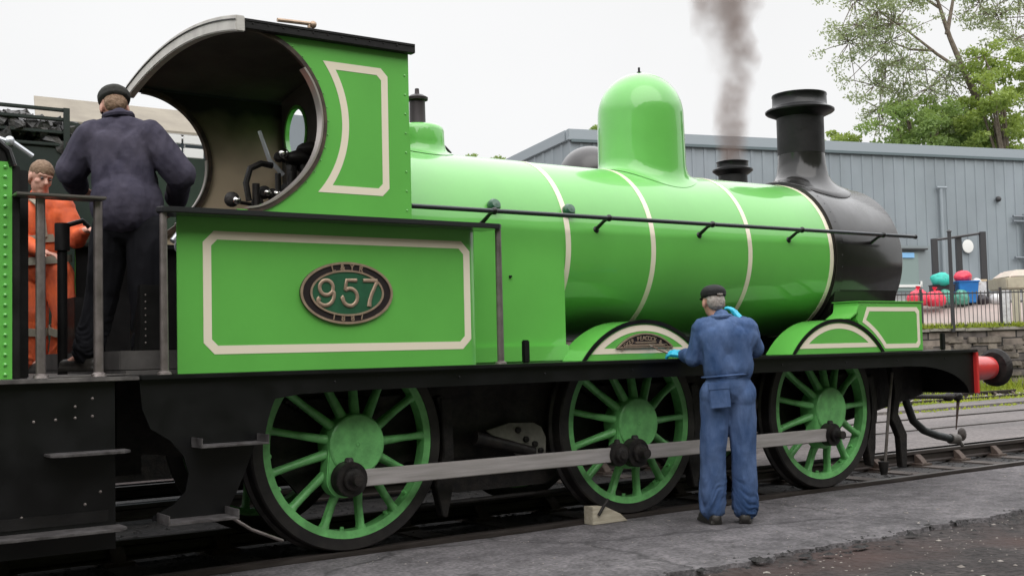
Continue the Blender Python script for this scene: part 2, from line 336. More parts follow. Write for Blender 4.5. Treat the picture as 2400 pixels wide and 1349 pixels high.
def track(name, y0, label, x0=-12, x1=34, chairs=True, vis=None):
    t = thing(name, (x0, y0, -.15), label, 'railway track', 'railway tracks')
    for s in (-1, 1):
        yc = y0+s*.7525; mb = MB()
        pr = [(yc-.035, 0), (yc+.035, 0), (yc+.035, -.035), (yc+.009, -.05), (yc+.009, -.11), (yc+.035, -.125), (yc+.035, -.14), (yc-.035, -.14), (yc-.035, -.125), (yc-.009, -.11), (yc-.009, -.05), (yc-.035, -.035)]
        mb.prism(pr, x0, x1, 'x'); mb.build('rail', RAILM, t, 30)
    sp = MB().box(-.125, .125, y0-1.28, y0+1.28, -.26, -.155)
    xx = x0+.3; first = None; firstc = None; k = 0
    while xx < x1 and k < 46:
        if vis is None or xx > vis:
            if first is None:
                first = sp.build('sleeper', SLP, t, 0, .01); o = first
            else:
                o = first.copy(); col.objects.link(o)
            o.location.x = xx
            for s in ((-1, 1) if chairs else ()):
                if firstc is None:
                    c = MB(); 
                    c.box(-.10, .10, -.17, .17, -.155, -.13)
                    for q in (-1, 1): c.prism([(q*.04, -.13), (q*.15, -.13), (q*.115, -.085), (q*.055, -.035), (q*.038, -.035)], -.05, .05, 'x')
                    firstc = c.build('rail_chair', RUST, t, 30, .004); c = firstc
                else: c = firstc.copy(); col.objects.link(c)
                c.location = (xx, y0+s*.7525, 0)
            k += 1
        xx += .76
    return t
track('railway_track', 0, 'dark railway track carrying the green locomotive and its tender', vis=-3)
track('railway_track', 3.5, 'railway track with the black locomotive behind the green one', x1=40, vis=4)
track('railway_track', 8.4, 'far rusty siding running past the stone wall foot', x0=6, x1=24, vis=8)

# loose stones in the dirt
def stones(name, n, xr, yr, z, sm, m, label, big=0):
    mb = MB(); base = [(0, 0, 1), (1, 0, .1), (.2, .95, 0), (-.9, .3, .1), (-.3, -.9, 0), (.7, -.6, -.1)]
    F = [(0, 1, 2), (0, 2, 3), (0, 3, 4), (0, 4, 5), (0, 5, 1)]
    for k in range(n):
        x = random.uniform(*xr); y = random.uniform(*yr); s = sm*random.uniform(.4, 1.2)*(2.6 if random.random() < big else 1)
        zz = z(x, y) if callable(z) else z; a = random.uniform(0, 6.28); ca, sa = math.cos(a), math.sin(a)
        mb.add([(x+s*(p[0]*ca-p[1]*sa)*random.uniform(.7, 1.2), y+s*(p[0]*sa+p[1]*ca)*random.uniform(.7, 1.2), zz+s*.55*p[2]*random.uniform(.6, 1.2)) for p in base], F)
    o = mb.build(name, m, None, 0, fix=False); tag(o, label, 'gravel', kind='stuff'); return o
stones('gravel', 5200, (-6, 14), (-6.6, -2.6), dz, .010, STONEG, 'small loose stones scattered on the dirt', .05)
stones('gravel', 1500, (-3, 14), (-2.5, -.9), -.03, .006, STONEG, 'grit scattered on the concrete strip', .04)
stones('gravel', 900, (-2, 14), (-2.85, -2.45), -.045, .018, BALL, 'dark crumbs along the broken concrete edge', .1)
stones('gravel', 2600, (-4, 12), (-.7, 2.6), -.165, .028, BALL, 'oily ballast between the rails')
stones('gravel', 3500, (8, 27), (6.95, 10.2), -.10, .05, STONEG, 'ballast of the sidings beyond')
stones('gravel', 60, (1, 8), (-6.2, -3.2), dz, .028, mat('pale_chippings', (.5, .48, .42), .9), 'few pale chippings lying on the brown dirt')

# low green weeds among far tracks
def blades(name, spots, m, h, label, per=1, wd=.03):
    V = []; Fc = []
    for (x, y, z) in spots:
        for _ in range(per):
            a = random.uniform(0, 6.28); hh = h*random.uniform(.4, 1.2); dx, dy = math.cos(a)*wd, math.sin(a)*wd
            px, py = x+random.uniform(-.1, .1), y+random.uniform(-.1, .1); b = len(V)
            V += [(px-dx, py-dy, z), (px+dx, py+dy, z), (px+random.uniform(-.6, .6)*hh, py+random.uniform(-.6, .6)*hh, z+hh)]; Fc.append((b, b+1, b+2))
    mb = MB(); mb.add(V, Fc); o = mb.build(name, m, None, 0, fix=False); tag(o, label, 'grass', kind='stuff'); return o

# ================================================================== STONE WALL, YARD, FENCE
fa = Vector((24.24, 11.92, 0)); fd = Vector((.8135, -.5815, 0)); fn = Vector((.5815, .8135, 0))   # fence line, its direction, away from camera
def FP(s, d, z): p = fa+fd*s+fn*d; return (p.x, p.y, z)
wm = MB()
wt = thing('stone_wall', FP(6, 0, 0), 'rough dark stone retaining wall below the railings', 'wall')
mb = MB().obox(FP(2, .35, .70), fd, fn, (0, 0, 1), 26, .3, .84)
o = mb.build('wall_face', STW, wt, 0)
c = MB()
s = -24
while s < 28:
    L = random.uniform(.7, 1.1); c.obox(FP(s+L/2, .33, 1.56+random.uniform(-.01, .01)), fd, fn, (0, 0, 1), L/2-.008, .36, .045); s += L
c.build('coping_stone', mat('coping_stone', (.34, .32, .28), .9, c2=(.24, .22, .19), vs=2, bump=.01), wt, 0, .01)
mb = MB()
for s in np.arange(-24, 28, .32):                       # uneven projecting stones
    for zz in (.1, .33, .57, .82, 1.06, 1.28):
        if random.random() < .75: mb.obox(FP(s+random.uniform(-.1, .1), .06+random.uniform(-.03, .02), zz+random.uniform(-.03, .03)), fd, fn, (0, 0, 1), random.uniform(.1, .27), .05, random.uniform(.06, .1))
mb.build('facing_stones', mat('wall_stones', (.055, .048, .043), .95, c2=(.24, .205, .17), vs=2.3, bump=.02, bs=9), wt, 0, .02)
# yard behind the fence, rising
def yard(name, rows, m, lab):
    mb = MB()
    for (d0, z0), (d1, z1) in zip(rows[:-1], rows[1:]):
        mb.add([FP(-40, d0, z0), FP(60, d0, z0), FP(60, d1, z1), FP(-40, d1, z1)], [(0, 1, 2, 3)])
    tag(mb.build(name, m, None, 0), lab, 'ground', kind='structure')
yard('yard_pavement', [(.66, 1.56), (3.1, 2.36)], PAVE, 'pinkish paved slope behind the railings')
yard('yard_tarmac', [(3.1, 2.36), (14, 3.1), (60, 4)], YARD, 'tarmac yard in front of the grey warehouse')
blades('grass', [FP(random.uniform(-6, 14), random.uniform(-.02, .35), 1.6) for _ in range(3200)], GRS, .16, 'bright mossy grass growing along the wall top', 2)
blades('grass', [FP(random.uniform(-6, 14), random.uniform(-1.0, -.2), -.1) for _ in range(1500)], GRS, .35, 'weeds at the foot of the stone wall', 2)
blades('grass', [(random.uniform(10, 40), random.choice((7.0, 7.3, 7.2, 8.4, 9.4, 9.7, 10))+random.gauss(0, .15), -.1) for _ in range(2600)], GRS, .12, 'yellow green moss and weeds among the far sidings', 2)

ft = thing('fence', FP(0, .1, 1.6), 'dark metal railings with thin vertical bars on the stone wall', 'fence')
pk = MB()
for s in np.arange(-8, 16, .115): pk.obox(FP(s, .12, 2.12), fd, fn, (0, 0, 1), .009, .009, .5)
o = pk.build('bars', mat('weathered_railing', (.14, .13, .125), .6), ft, 0)
for z in (1.68, 2.56):
    MB().obox(FP(4, .12, z), fd, fn, (0, 0, 1), 12, .012, .018).build('rail', FEN, ft, 0)
for s in np.arange(-6.6, 15, 2.2):
    MB().obox(FP(s, .12, 2.14), fd, fn, (0, 0, 1), .03, .03, .56).build('post', FEN, ft, 0)
# tall thin pole on the fence line
lp = thing('pole', (24.84, 11.40, 1.56), 'tall thin black pole rising from the railings', 'pole')
MB().cyl((24.84, 11.40, 1.5), (24.84, 11.40, 4.25), .055, .05, 12).build('shaft', FEN, lp)
MB().lathe([(0, .075), (.02, .07), (.06, .02)], (24.84, 11.40, 4.25), (0, 0, 1), 12).build('cap', FEN, lp)
# frame of black posts
gf = thing('gate_frame', (28.6, 13.6, 2.4), 'black goal-like frame of three posts in the yard', 'gate frame')
pp = [(27.98, 14.04, 2.35, 4.42), (29.2, 13.17, 2.4, 4.60), (29.88, 14.46, 2.5, 4.62)]
for x, y, z0, z1 in pp: MB().obox((x, y, (z0+z1)/2), fd, fn, (0, 0, 1), .085, .07, (z1-z0)/2).build('post', FEN, gf, 0)
for a, b in ((0, 1), (0, 2), (2, 1)):
    A = Vector((pp[a][0], pp[a][1], pp[a][3]-.04)); B = Vector((pp[b][0], pp[b][1], pp[b][3]-.04))
    MB().tube([A, B], .035, 8).build('top_bar', FEN, gf)

# rubbish bags and bins
def bag(name, c, r, m, label, cat='bag', group=None, seed=0, parts=1):
    t = MB(); n = 20
    t.ell((0, 0, 0), r, 22, 14); V = []
    for v in t.v:
        q = Vector(v); k = 1+.18*noise.noise((q.x*5+seed, q.y*5, q.z*5))+.07*noise.noise((q.x*13+seed, q.y*13, q.z*13))
        q = q*k
        if q.z < -.75*r[2]: q.z = -.75*r[2]
        V.append((q.x+c[0], q.y+c[1], q.z+c[2]))
    t.v = V; o = t.build(name, m, None, 60)
    tag(o, label, cat, group); return o
def knot(o, c, m):
    MB().lathe([(0, .03), (.05, .025), (.09, .06), (.13, .075)], c, (0.1, 0, 1), 10).build('knot', m, o)
b1 = bag('rubbish_bag', (26.25, 13.45, 2.52), (.36, .3, .28), PLR, 'red plastic sack at the left of the pair on the ground', group='red sacks on the ground', seed=1); knot(b1, (26.22, 13.45, 2.76), PLR)
b2 = bag('rubbish_bag', (26.62, 13.15, 2.48), (.33, .28, .26), PLR, 'red plastic sack lying nearer the turquoise sacks', group='red sacks on the ground', seed=5); knot(b2, (26.6, 13.15, 2.72), PLR)
bag('rubbish_bag', (27.27, 13.35, 3.08), (.34, .3, .24), PLG, 'bright turquoise sack heaped on a black crate', seed=3)
bag('rubbish_bag', (27.2, 13.2, 2.53), (.27, .25, .26), PLD, 'pale green bulging sack under the black crate', seed=8)
bag('rubbish_bag', (27.62, 12.95, 2.52), (.26, .22, .26), PLD, 'dark green sack leaning against the blue bin', seed=12)
bag('rubbish_bag', (27.98, 13.1, 3.18), (.28, .25, .19), PLR, 'red sack piled on top of the blue bin', seed=15)
bag('rubbish_bag', (28.15, 12.75, 3.0), (.14, .13, .12), PLW, 'small pale sack beside the red one on the blue bin', seed=17)
bag('rubbish_bag', (28.40, 12.78, 2.45), (.26, .22, .18), PLK, 'black sack on the ground right of the blue bin', seed=21)
bag('rubbish_bag', (28.78, 12.52, 2.46), (.26, .2, .18), PLW, 'whitish sack lying at the right end of the heap', seed=25)
cr = thing('crate', (27.27, 13.3, 2.7), 'black crate between the turquoise and pale green sacks', 'crate')
mb = MB()
mb.obox((27.27, 13.35, 2.82), fd, fn, (0, 0, 1), .32, .2, .10); mb.build('tub', PLK, cr, 0, .01)
MB().obox((27.27, 13.35, 2.925), fd, fn, (0, 0, 1), .34, .22, .014).build('rim', PLK, cr, 0, .004)
bb = thing('wheelie_bin', (27.9, 13.1, 2.35), 'tall blue plastic bin heaped with sacks', 'bin')
def frustum(c, hx, hy, hx2, hy2, h):
    m = MB(); c = Vector(c); vs = []
    for z, a, b in ((0, hx, hy), (h, hx2, hy2)):
        for i, j in ((-1, -1), (1, -1), (1, 1), (-1, 1)): vs.append(c+fd*(i*a)+fn*(j*b)+Vector((0, 0, z)))
    return m.add(vs, [(3, 2, 1, 0), (4, 5, 6, 7), (0, 1, 5, 4), (1, 2, 6, 5), (2, 3, 7, 6), (3, 0, 4, 7)])
frustum((27.95, 13.02, 2.38), .25, .25, .31, .3, .64).build('bin_body', PLB, bb, 0, .02)
frustum((27.95, 13.02, 3.0), .33, .32, .33, .32, .04).build('rim', PLB, bb, 0, .008)
for q in (-1, 1): MB().cyl(tuple(Vector((27.95, 13.02, 2.45))+fd*(q*.2)+fn*.3), tuple(Vector((27.95, 13.02, 2.45))+fd*(q*.26)+fn*.3), .09).build('wheel', PLK, bb)
bx = thing('carton', (28.6, 13.2, 2.7), 'pale carton standing behind the blue bin', 'box')
frustum((28.55, 13.05, 2.42), .24, .2, .25, .2, .62).build('box_body', PLW, bx, 0, .01)
frustum((28.55, 13.05, 3.04), .26, .22, .26, .22, .05).build('lid', mat('card_lid', (.62, .50, .34), .8), bx, 0, .005)
# cream covered trailer
tr = thing('trailer', (30.6, 12.4, 2.4), 'cream covered trailer parked behind the railings', 'trailer')
frustum((30.9, 12.1, 2.78), 1.55, .7, 1.6, .75, .36).build('body', BEIP, tr, 0, .04)
frustum((30.9, 12.1, 3.14), 1.5, .68, 1.2, .5, .24).build('cover', mat('pale_tarpaulin', (.48, .46, .38), .8, c2=(.55, .45, .40), vs=2, bump=.02, bs=6), tr, 0, .05)
frustum((30.0, 11.95, 3.2), .22, .05, .2, .05, .1).build('yellow_flap', mat('yellow_tape', (.65, .58, .12), .6), tr, 0)
for s in (-.7, .7): MB().cyl(tuple(Vector((30.9, 12.1, 2.66))+fd*s-fn*.66), tuple(Vector((30.9, 12.1, 2.66))+fd*s-fn*.5), .24).build('wheel', PLK, tr)
for (y_, n_) in ((5.35, 500), (6.85, 900)): blades('grass', [(random.uniform(9, 40), y_+random.gauss(0, .05), -.02) for _ in range(n_)], GRS, .05, 'moss growing in the joints of the yard concrete', 2)
kb = MB().box(8, 60, 5.42, 5.60, -.1, .035); tag(kb.build('kerb', PAVG, None, 0, .01), 'low concrete kerb across the yard beyond the engines', 'kerb', kind='structure')
# pale boards behind the railings at the right
hb_ = thing('hoarding', FP(3.4, .9, 1.6), 'pale greenish boards standing behind the right end of the railings', 'hoarding')
for k in range(14):
    m = MB(); m.obox(FP(2.6+k*.30, .75, 2.12), fd, fn, (0, 0, 1), .115, .02, .52); m.build('board', BEIP if k % 3 else PLW, hb_, 0, .01)

# ================================================================== WAREHOUSE
def warehouse():
    c0 = Vector((22.15, 24.64, 0)); d1 = Vector((.963, -.269, 0)); d2 = Vector((.269, .963, 0)); zt = 9.1
    L1, L2 = 34, 60
    t = thing('warehouse', tuple(c0), 'long grey-blue corrugated metal warehouse with flat parapet', 'warehouse')
    # cladding: trapezoid ribs
    def ribs(d, n, L, name, step=.5):
        mb = MB(); k = int(L/step); pts = []
        for i in range(k):
            s = i*step
            for a, b in ((0, 0), (.44*step/.62, 0), (.47*step/.62, .035), (.59*step/.62, .035)): pts.append((s+a, b))
        pts.append((k*step, 0)); vs = []; fs = []
        for s, b in pts:
            p = c0+d*s+n*b; vs += [(p.x, p.y, -.1), (p.x, p.y, zt-.3)]
        for i in range(len(pts)-1): fs.append((2*i, 2*i+2, 2*i+3, 2*i+1))
        mb.add(vs, fs); return mb.build(name, CLAD, t, 0, fix=False)
    ribs(d1, -d2, L1, 'front_wall'); ribs(d2, -d1, L2, 'side_wall', .9)
    m = MB(); m.obox(tuple(c0+d1*(L1/2)+Vector((0, 0, zt-.2))), d1, d2, (0, 0, 1), L1/2+.1, .12, .2); m.obox(tuple(c0+d2*(L2/2+.1)+Vector((0, 0, zt-.2))), d1, d2, (0, 0, 1), .12, L2/2-.1, .2)
    m.build('parapet_trim', GREY, t, 0, .02)
    m = MB(); m.obox(tuple(c0+d1*(L1/2)-d2*.13+Vector((0, 0, zt-.42))), d1, d2, (0, 0, 1), L1/2, .02, .05)
    m.build('gutter_line', mat('dark_gutter', (.09, .12, .13), .6), t, 0)
    m = MB(); q = [c0+Vector((0, 0, zt-.5)), c0+d1*L1+Vector((0, 0, zt-.5)), c0+d1*L1+d2*L2+Vector((0, 0, zt-.5)), c0+d2*L2+Vector((0, 0, zt-.5))]
    m.add(q, [(0, 1, 2, 3)]); m.build('roof', GREY, t, 0)
    def W(s, z, o=.06): p = c0+d1*s-d2*o; return Vector((p.x, p.y, z))
    # positions along the front measured from its corner
    def S(px, py): return (Vector((px, py, 0))-c0).dot(d1)
    sp = S(35.06, 18.6)
    m = MB(); m.tube([W(16.0, 3.0, .16), W(16.0, 7.35, .16)], .07, 8); m.tube([W(15.8, 7.4, .16), W(16.3, 7.4, .16)], .05, 8); m.build('downpipe', GREY, t)
    m = MB(); m.tube([W(20.2, 2.8, .16), W(20.2, 6.4, .16)], .09, 8); m.tube([W(19.6, 6.3, .16), W(20.2, 6.3, .16)], .05, 8); m.tube([W(19.6, 6.1, .16), W(20.2, 6.1, .16)], .05, 8); m.tube([W(19.6, 4.6, .16), W(20.2, 4.6, .16)], .05, 8)
    m.build('service_pipe', mat('pipe_grey', (.16, .18, .20), .5), t)
    MB().ell(W(18.9, 7.0, .14), .12, 10, 8).build('wall_lamp', FEN, t)
    m = MB(); p = W(17.25, 5.05, .12); m.lathe([(0, .27), (.03, .27), (.035, .24)], tuple(p), tuple(-d2), 20); m.build('round_sign', WIN, t)
    # door and window at the left end of the visible front
    m = MB(); m.obox(W(14.4, 3.8, .12), d1, d2, (0, 0, 1), .95, .05, 1.25); m.build('door', mat('door_grey', (.20, .23, .24), .5), t, 0, .01)
    m = MB(); m.obox(W(14.1, 4.0, .19), d1, d2, (0, 0, 1), .62, .02, .75); m.build('window', mat('window_glass_grey', (.22, .28, .27), .25), t, 0)
    m = MB(); m.obox(W(14.1, 3.45, .22), d1, d2, (0, 0, 1), .75, .03, .05); m.obox(W(14.8, 3.52, .22), d1, d2, (0, 0, 1), .04, .03, .12); m.build('window_sill', WIN, t, 0)
    m = MB(); m.obox(W(14.2, 4.9, .25), d1, d2, (0, 0, 1), .9, .1, .03); m.build('canopy', FEN, t, 0)
    m = MB(); m.obox(W(14.0, 4.66, .24), d1, d2, (0, 0, 1), .5, .02, .10); m.build('blue_sign', mat('blue_sign', (.22, .45, .72), .5), t, 0)
warehouse()

speckle(CLAD, .6, .90, 1.06, 6)
# ================================================================== TREES
def limb(mb, pts, r0, r1, n=8):
    k = len(pts); mb.tube(pts, [r0+(r1-r0)*i/(k-1) for i in range(k)], n)
def leaves(clumps, m, name, parent, size, seed=0):
    rs = np.random.default_rng(seed); P = []
    for (c, r, n) in clumps:
        c = np.array(c); rr = np.array(r if hasattr(r, '__len__') else (r, r, r))
        d = rs.normal(size=(n, 3)); d /= np.linalg.norm(d, axis=1)[:, None]; P.append(c+d*rr*(rs.uniform(.0, 1, (n, 1))**.42))
    P = np.concatenate(P); n = len(P); a = rs.normal(size=(n, 3)); a /= np.linalg.norm(a, axis=1)[:, None]
    b = np.cross(a, rs.normal(size=(n, 3))); b /= np.linalg.norm(b, axis=1)[:, None]
    s = size*rs.uniform(.55, 1.3, (n, 1)); V = np.stack([P-a*s, P+b*s*.5, P+a*s, P-b*s*.5], 1).reshape(-1, 3)
    me = bpy.data.meshes.new(name); me.from_pydata(V.tolist(), [], [(4*i, 4*i+1, 4*i+2, 4*i+3) for i in range(n)]); me.materials.append(m)
    o = bpy.data.objects.new(name, me); col.objects.link(o); attach(o, parent); return o
def sub_clumps(c, R3, k, r, n, seed):
    rs = random.Random(seed); o = []
    for _ in range(k):
        a = rs.uniform(0, 6.28); e = rs.uniform(-1, 1); q = rs.random()**.4
        o.append(((c[0]+R3[0]*q*math.cos(a)*math.sqrt(1-e*e), c[1]+R3[1]*q*math.sin(a)*math.sqrt(1-e*e), c[2]+R3[2]*q*e), (r*rs.uniform(.6, 1.3), r*rs.uniform(.6, 1.3), r*rs.uniform(.4, .8)), n))
    return o
def tree_airy():
    t = thing('tree', (52.6, 25.5, 3), 'tall airy tree with leaning trunk above the warehouse', 'tree', 'trees behind the warehouse')
    mb = MB(); P = lambda a: [Vector(p) for p in a]
    limb(mb, P([(52.6, 25.5, 3), (52, 26, 7), (51.3, 26.45, 11), (50.7, 26.7, 13.6), (50.1, 27.0, 15)]), .30, .17)
    limb(mb, P([(50.1, 27.0, 15), (49.4, 27.3, 16.8), (48.9, 27.6, 18.8), (48.6, 27.8, 21)]), .16, .05)
    limb(mb, P([(50.1, 27.0, 15), (49.0, 27.8, 16.0), (47.8, 28.6, 17.2), (46.4, 29.4, 18.3)]), .11, .03)
    limb(mb, P([(49.3, 27.4, 17.0), (49.6, 27.2, 18.6), (50.0, 27.1, 20.5)]), .12, .04)
    limb(mb, P([(48.8, 27.9, 16.2), (47.6, 28.4, 16.2), (46.6, 28.9, 16.6)]), .08, .03)
    limb(mb, P([(49.0, 27.6, 18.4), (47.8, 28.4, 19.4), (46.3, 29.2, 19.8)]), .08, .03)
    twig = random.Random(3); cl = []
    mid = [(46.4, 29.4, 18.3), (46.6, 28.9, 16.6), (46.3, 29.2, 19.8), (48, 28.2, 19.5), (47, 28.9, 17.6), (50.0, 27.0, 20), (45.6, 29.8, 17.6), (46.6, 29.2, 15.4), (47.6, 28.6, 15.2), (46.0, 29.5, 14.4), (48.4, 28, 14.2), (50.9, 26.5, 18.6), (51.8, 26.0, 18), (52.6, 25.4, 19), (52.5, 25.6, 16.8), (53.6, 24.9, 18), (47.3, 28.7, 13.6), (51.2, 26.4, 15.9), (46.2, 29.4, 13.2), (48.9, 27.6, 12.8), (50.2, 27, 13.4), (44.9, 30.1, 16.6), (45.2, 29.9, 18.8), (49.3, 27.5, 14.8)]
    for c in mid:
        c = Vector(c)
        for k in range(17):
            d = Vector((twig.gauss(0, 1.0), twig.gauss(0, .7), twig.gauss(-.15, .85))); e = c+d
            mb.tube([c+d*.1, c+d*.6+Vector((0, 0, .06)), e], [.03, .02, .01], 4); cl.append((tuple(e), (.55, .50, .34), 46))
    mb.build('trunk', BARK, t); leaves(cl, LFA, 'crown', t, .085, 4)
tree_airy()
def tree_dense(base, ctop, R3, k, r, n, m, label, seed, size=.11, cname='tree', group='trees behind the warehouse'):
    t = thing('tree', base, label, 'tree', group); mb = MB()
    B = Vector(base); C = Vector(ctop); limb(mb, [B, B.lerp(C, .5)+Vector((.2, 0, 0)), C], .22, .06)
    cl = sub_clumps(ctop, R3, k, r, n, seed)
    for c in cl[::9]: limb(mb, [B.lerp(C, .55), Vector(c[0]).lerp(C, .5), Vector(c[0])], .09, .02, 5)
    mb.build('trunk', BARK, t); leaves(cl, m, 'crown', t, size, seed); return t
tree_dense((47.5, 27.5, 3), (47.2, 27.6, 11.8), (3.4, 2.6, 1.8), 95, .55, 110, LFB, 'broad mid-green tree low behind the warehouse left of the leaning trunk', 11)
tree_dense((49.5, 24.5, 3), (49.6, 24.6, 13.0), (2.5, 2.0, 3.5), 95, .5, 100, LFC, 'tall yellow-green tree at the right edge of the photo', 12)
tree_dense((51.5, 28, 3), (51.2, 27.6, 11.5), (3.6, 2.4, 1.7), 70, .55, 110, LFB, 'dark green tree behind the leaning trunk', 13)
tree_dense((45.2, 31, 3), (45.0, 31, 11.5), (1.6, 1.2, 1.0), 18, .45, 110, LFC, 'small yellowish bush just right of the chimney', 14)
tree_dense((41, 58, 3), (41.0, 58, 14.1), (1.3, 1.2, .9), 14, .5, 120, LFB, 'small distant tree top above the boiler', 15)
tree_dense((44, 50, 3), (44.2, 49.6, 14.6), (2.2, 1.6, 1.0), 22, .5, 110, LFB, 'distant tree tops left of the dome above the warehouse', 16)

# ================================================================== HILLSIDE BEHIND THE CAMERA (seen only in the paint's reflections)
def hz(x, y):
    t = max(0, min(1, (-12.5-y)/8)); return -.33+14.5*t*t*(3-2*t)+2.2*t*noise.noise((x*.12, y*.2, 0))+1.8*t*noise.noise((x*.45, y*.45, 3))
tag(grid('hillside', list(np.linspace(-60, 60, 90)), list(np.linspace(-60, -12, 60)), hz, mat('wooded_slope', (.03, .045, .018), .95, c2=(.07, .09, .035), vs=.5), 0), 'wooded slope', 'hill', kind='structure')

# ================================================================== GREEN LOCOMOTIVE
L = thing('steam_locomotive', (2.4, 0, 0), 'glossy apple-green tender steam locomotive with black smokebox and cream lining', 'locomotive')
BC = 2.062; BR0 = .72
def inset(poly, d):
    n = len(poly); o = []
    ar = sum(poly[i][0]*poly[(i+1) % n][1]-poly[(i+1) % n][0]*poly[i][1] for i in range(n)); s = 1 if ar > 0 else -1
    for i in range(n):
        p0, p1, p2 = (Vector(poly[i-1]), Vector(poly[i]), Vector(poly[(i+1) % n]))
        e1 = (p1-p0).normalized(); e2 = (p2-p1).normalized(); n1 = Vector((-e1.y, e1.x))*s; n2 = Vector((-e2.y, e2.x))*s
        b = (n1+n2); k = max(.35, 1+n1.dot(n2)); o.append(tuple(p1+b*(d/k)))
    return o
def line(poly, y, wd, name, parent, m=None, th=.002, inner=None):
    MB().strip(inner or inset(poly, wd), poly, y-th, y, True).build(name, m or CR, parent, 0)
def cham(x0, x1, z0, z1, c): return [(x0+c, z0), (x1-c, z0), (x1, z0+c), (x1, z1-c), (x1-c, z1), (x0+c, z1), (x0, z1-c), (x0, z0+c)]
# boiler
b = MB().lathe([(0, .6), (0, BR0), (4.59, BR0), (4.59, .6)], (.366, 0, BC), (1, 0, 0), 96, False).build('boiler', G, L, 40)
for x in (1.90, 2.764, 3.874, 4.935):
    MB().lathe([(-.024, BR0-.004), (-.024, BR0+.003), (.024, BR0+.003), (.024, BR0-.004)], (x, 0, BC), (1, 0, 0), 96, False).build('boiler_band', CR, b, 40)
for x in (1.24, 1.93): MB().lathe([(0, .05), (.03, .05), (.05, .035), (.055, .0)], (x, -.685, 2.31), (-.0, -1, .38), 16).build('washout_plug', DG, b)
mb = MB(); mb.lathe([(0, .012), (.02, .008)], (1.35, -.722, 1.80), (0, -1, 0), 8); mb.build('plug', BK, b)
# firebox casing: arch with straight sides
rf = BR0+.004
fb = [(-rf, 1.18)]+[(-rf*math.cos(R(a)), BC+rf*math.sin(R(a))) for a in np.linspace(0, 180, 61)]+[(rf, 1.18)]
MB().prism(fb, .37, 1.855, 'x').build('firebox_casing', G, L, 35, .006)
MB().box(.5, 1.86, -.76, -.71, 1.176, 1.30).build('firebox_foot', G, L, 30, .01)
# dome
dp = [(2.77-.10, .56), (2.80, .47), (2.83, .425), (2.87, .398), (2.93, .385), (3.1, .381), (3.29, .377)]
dp += [(3.29+.385*math.sin(R(a)), .377*math.cos(R(a))) for a in range(6, 90, 6)]+[(3.675, .0)]
def saddle(prof, cx, rb, name, m, n=72, parent=L, off=.004, hug=6):
    # first rings hug the boiler cylinder of radius rb, later rings are level
    vs = []; fs = []; K = len(prof)
    for k, (z, r) in enumerate(prof):
        for i in range(n):
            a = 2*PI*i/n; x = r*math.cos(a); y = r*math.sin(a)
            zc = BC+math.sqrt(max(0, rb*rb-y*y))+off
            zz = zc+(z-prof[0][0]) if k < hug else max(z, zc+(prof[hug-1][0]-prof[0][0]))
            vs.append((cx+x, y, zz))
    for k in range(K-1):
        for i in range(n):
            j = (i+1) % n; fs.append((k*n+i, k*n+j, (k+1)*n+j, (k+1)*n+i))
    mb = MB(); mb.add(vs, fs); return mb.build(name, m, parent, 50)
d = saddle([(2.782, .475), (2.787, .445), (2.80, .418), (2.825, .400), (2.86, .390), (2.90, .385)]+dp[5:], 3.315, BR0, 'dome', G)
MB().lathe([(0, .022), (.02, .022), (.025, .010), (.06, .010), (.065, .0)], (3.315, 0, 3.67), (0, 0, 1), 12).build('finial', BK, d)
# smokebox
s = MB().lathe([(0, .55), (0, .738), (.975, .738), (.990, .730), (.997, .70), (.998, .5), (1.03, .49), (1.06, .35), (1.07, 0)], (4.965, 0, BC), (1, 0, 0), 96, False).build('smokebox', SMK, L, 35)
mb = MB().lathe([(0, .736), (0, .752), (.105, .752), (.105, .736)], (4.972, 0, BC), (1, 0, 0), 96, False); mb.build('smokebox_ring', SMK, s, 35)
mb = MB()
for i in range(44):
    a = 2*PI*i/44; rivets(mb, [(5.045, .752*math.cos(a), BC+.752*math.sin(a))], .007, (0, math.cos(a), math.sin(a)), .004)
mb.build('rivets', SMK, s)
MB().prism([(-.66, 1.175), (-.62, 1.45), (-.68, 1.75), (.68, 1.75), (.62, 1.45), (.66, 1.175)], 5.0, 5.92, 'x').build('smokebox_saddle', SMK, L, 20, .01)
MB().obox((6.05, 0, BC), (1, 0, 0), (0, 1, 0), (0, 0, 1), .05, .02, .02).build('door_handle', PST, s)
# chimney
c = saddle([(2.800, .46), (2.814, .455), (2.820, .40), (2.84, .335), (2.875, .285), (2.93, .250), (3.02, .232), (3.10, .226), (3.35, .222), (3.50, .222)], 5.42, .738, 'chimney', SMK)
c2 = MB().lathe([(3.12, .2265), (3.121, .228), (3.50, .228), (3.501, .2265)], (5.42, 0, 0), (0, 0, 1), 64, False).build('chimney_barrel', BKM, c, 30)
MB().lathe([(3.53, .224), (3.55, .25), (3.58, .320), (3.592, .334), (3.607, .335), (3.618, .32), (3.64, .278), (3.655, .264), (3.745, .262), (3.752, .267), (3.766, .265), (3.77, .25), (3.765, .19), (3.2, .18)], (5.42, 0, -.05), (0, 0, 1), 64, False).build('chimney_cap', BK, c, 45)
MB().cyl((5.72, -.02, 2.92), (5.72, -.02, 3.02), .035, .03, 12).build('pipe_stub', BK, c)
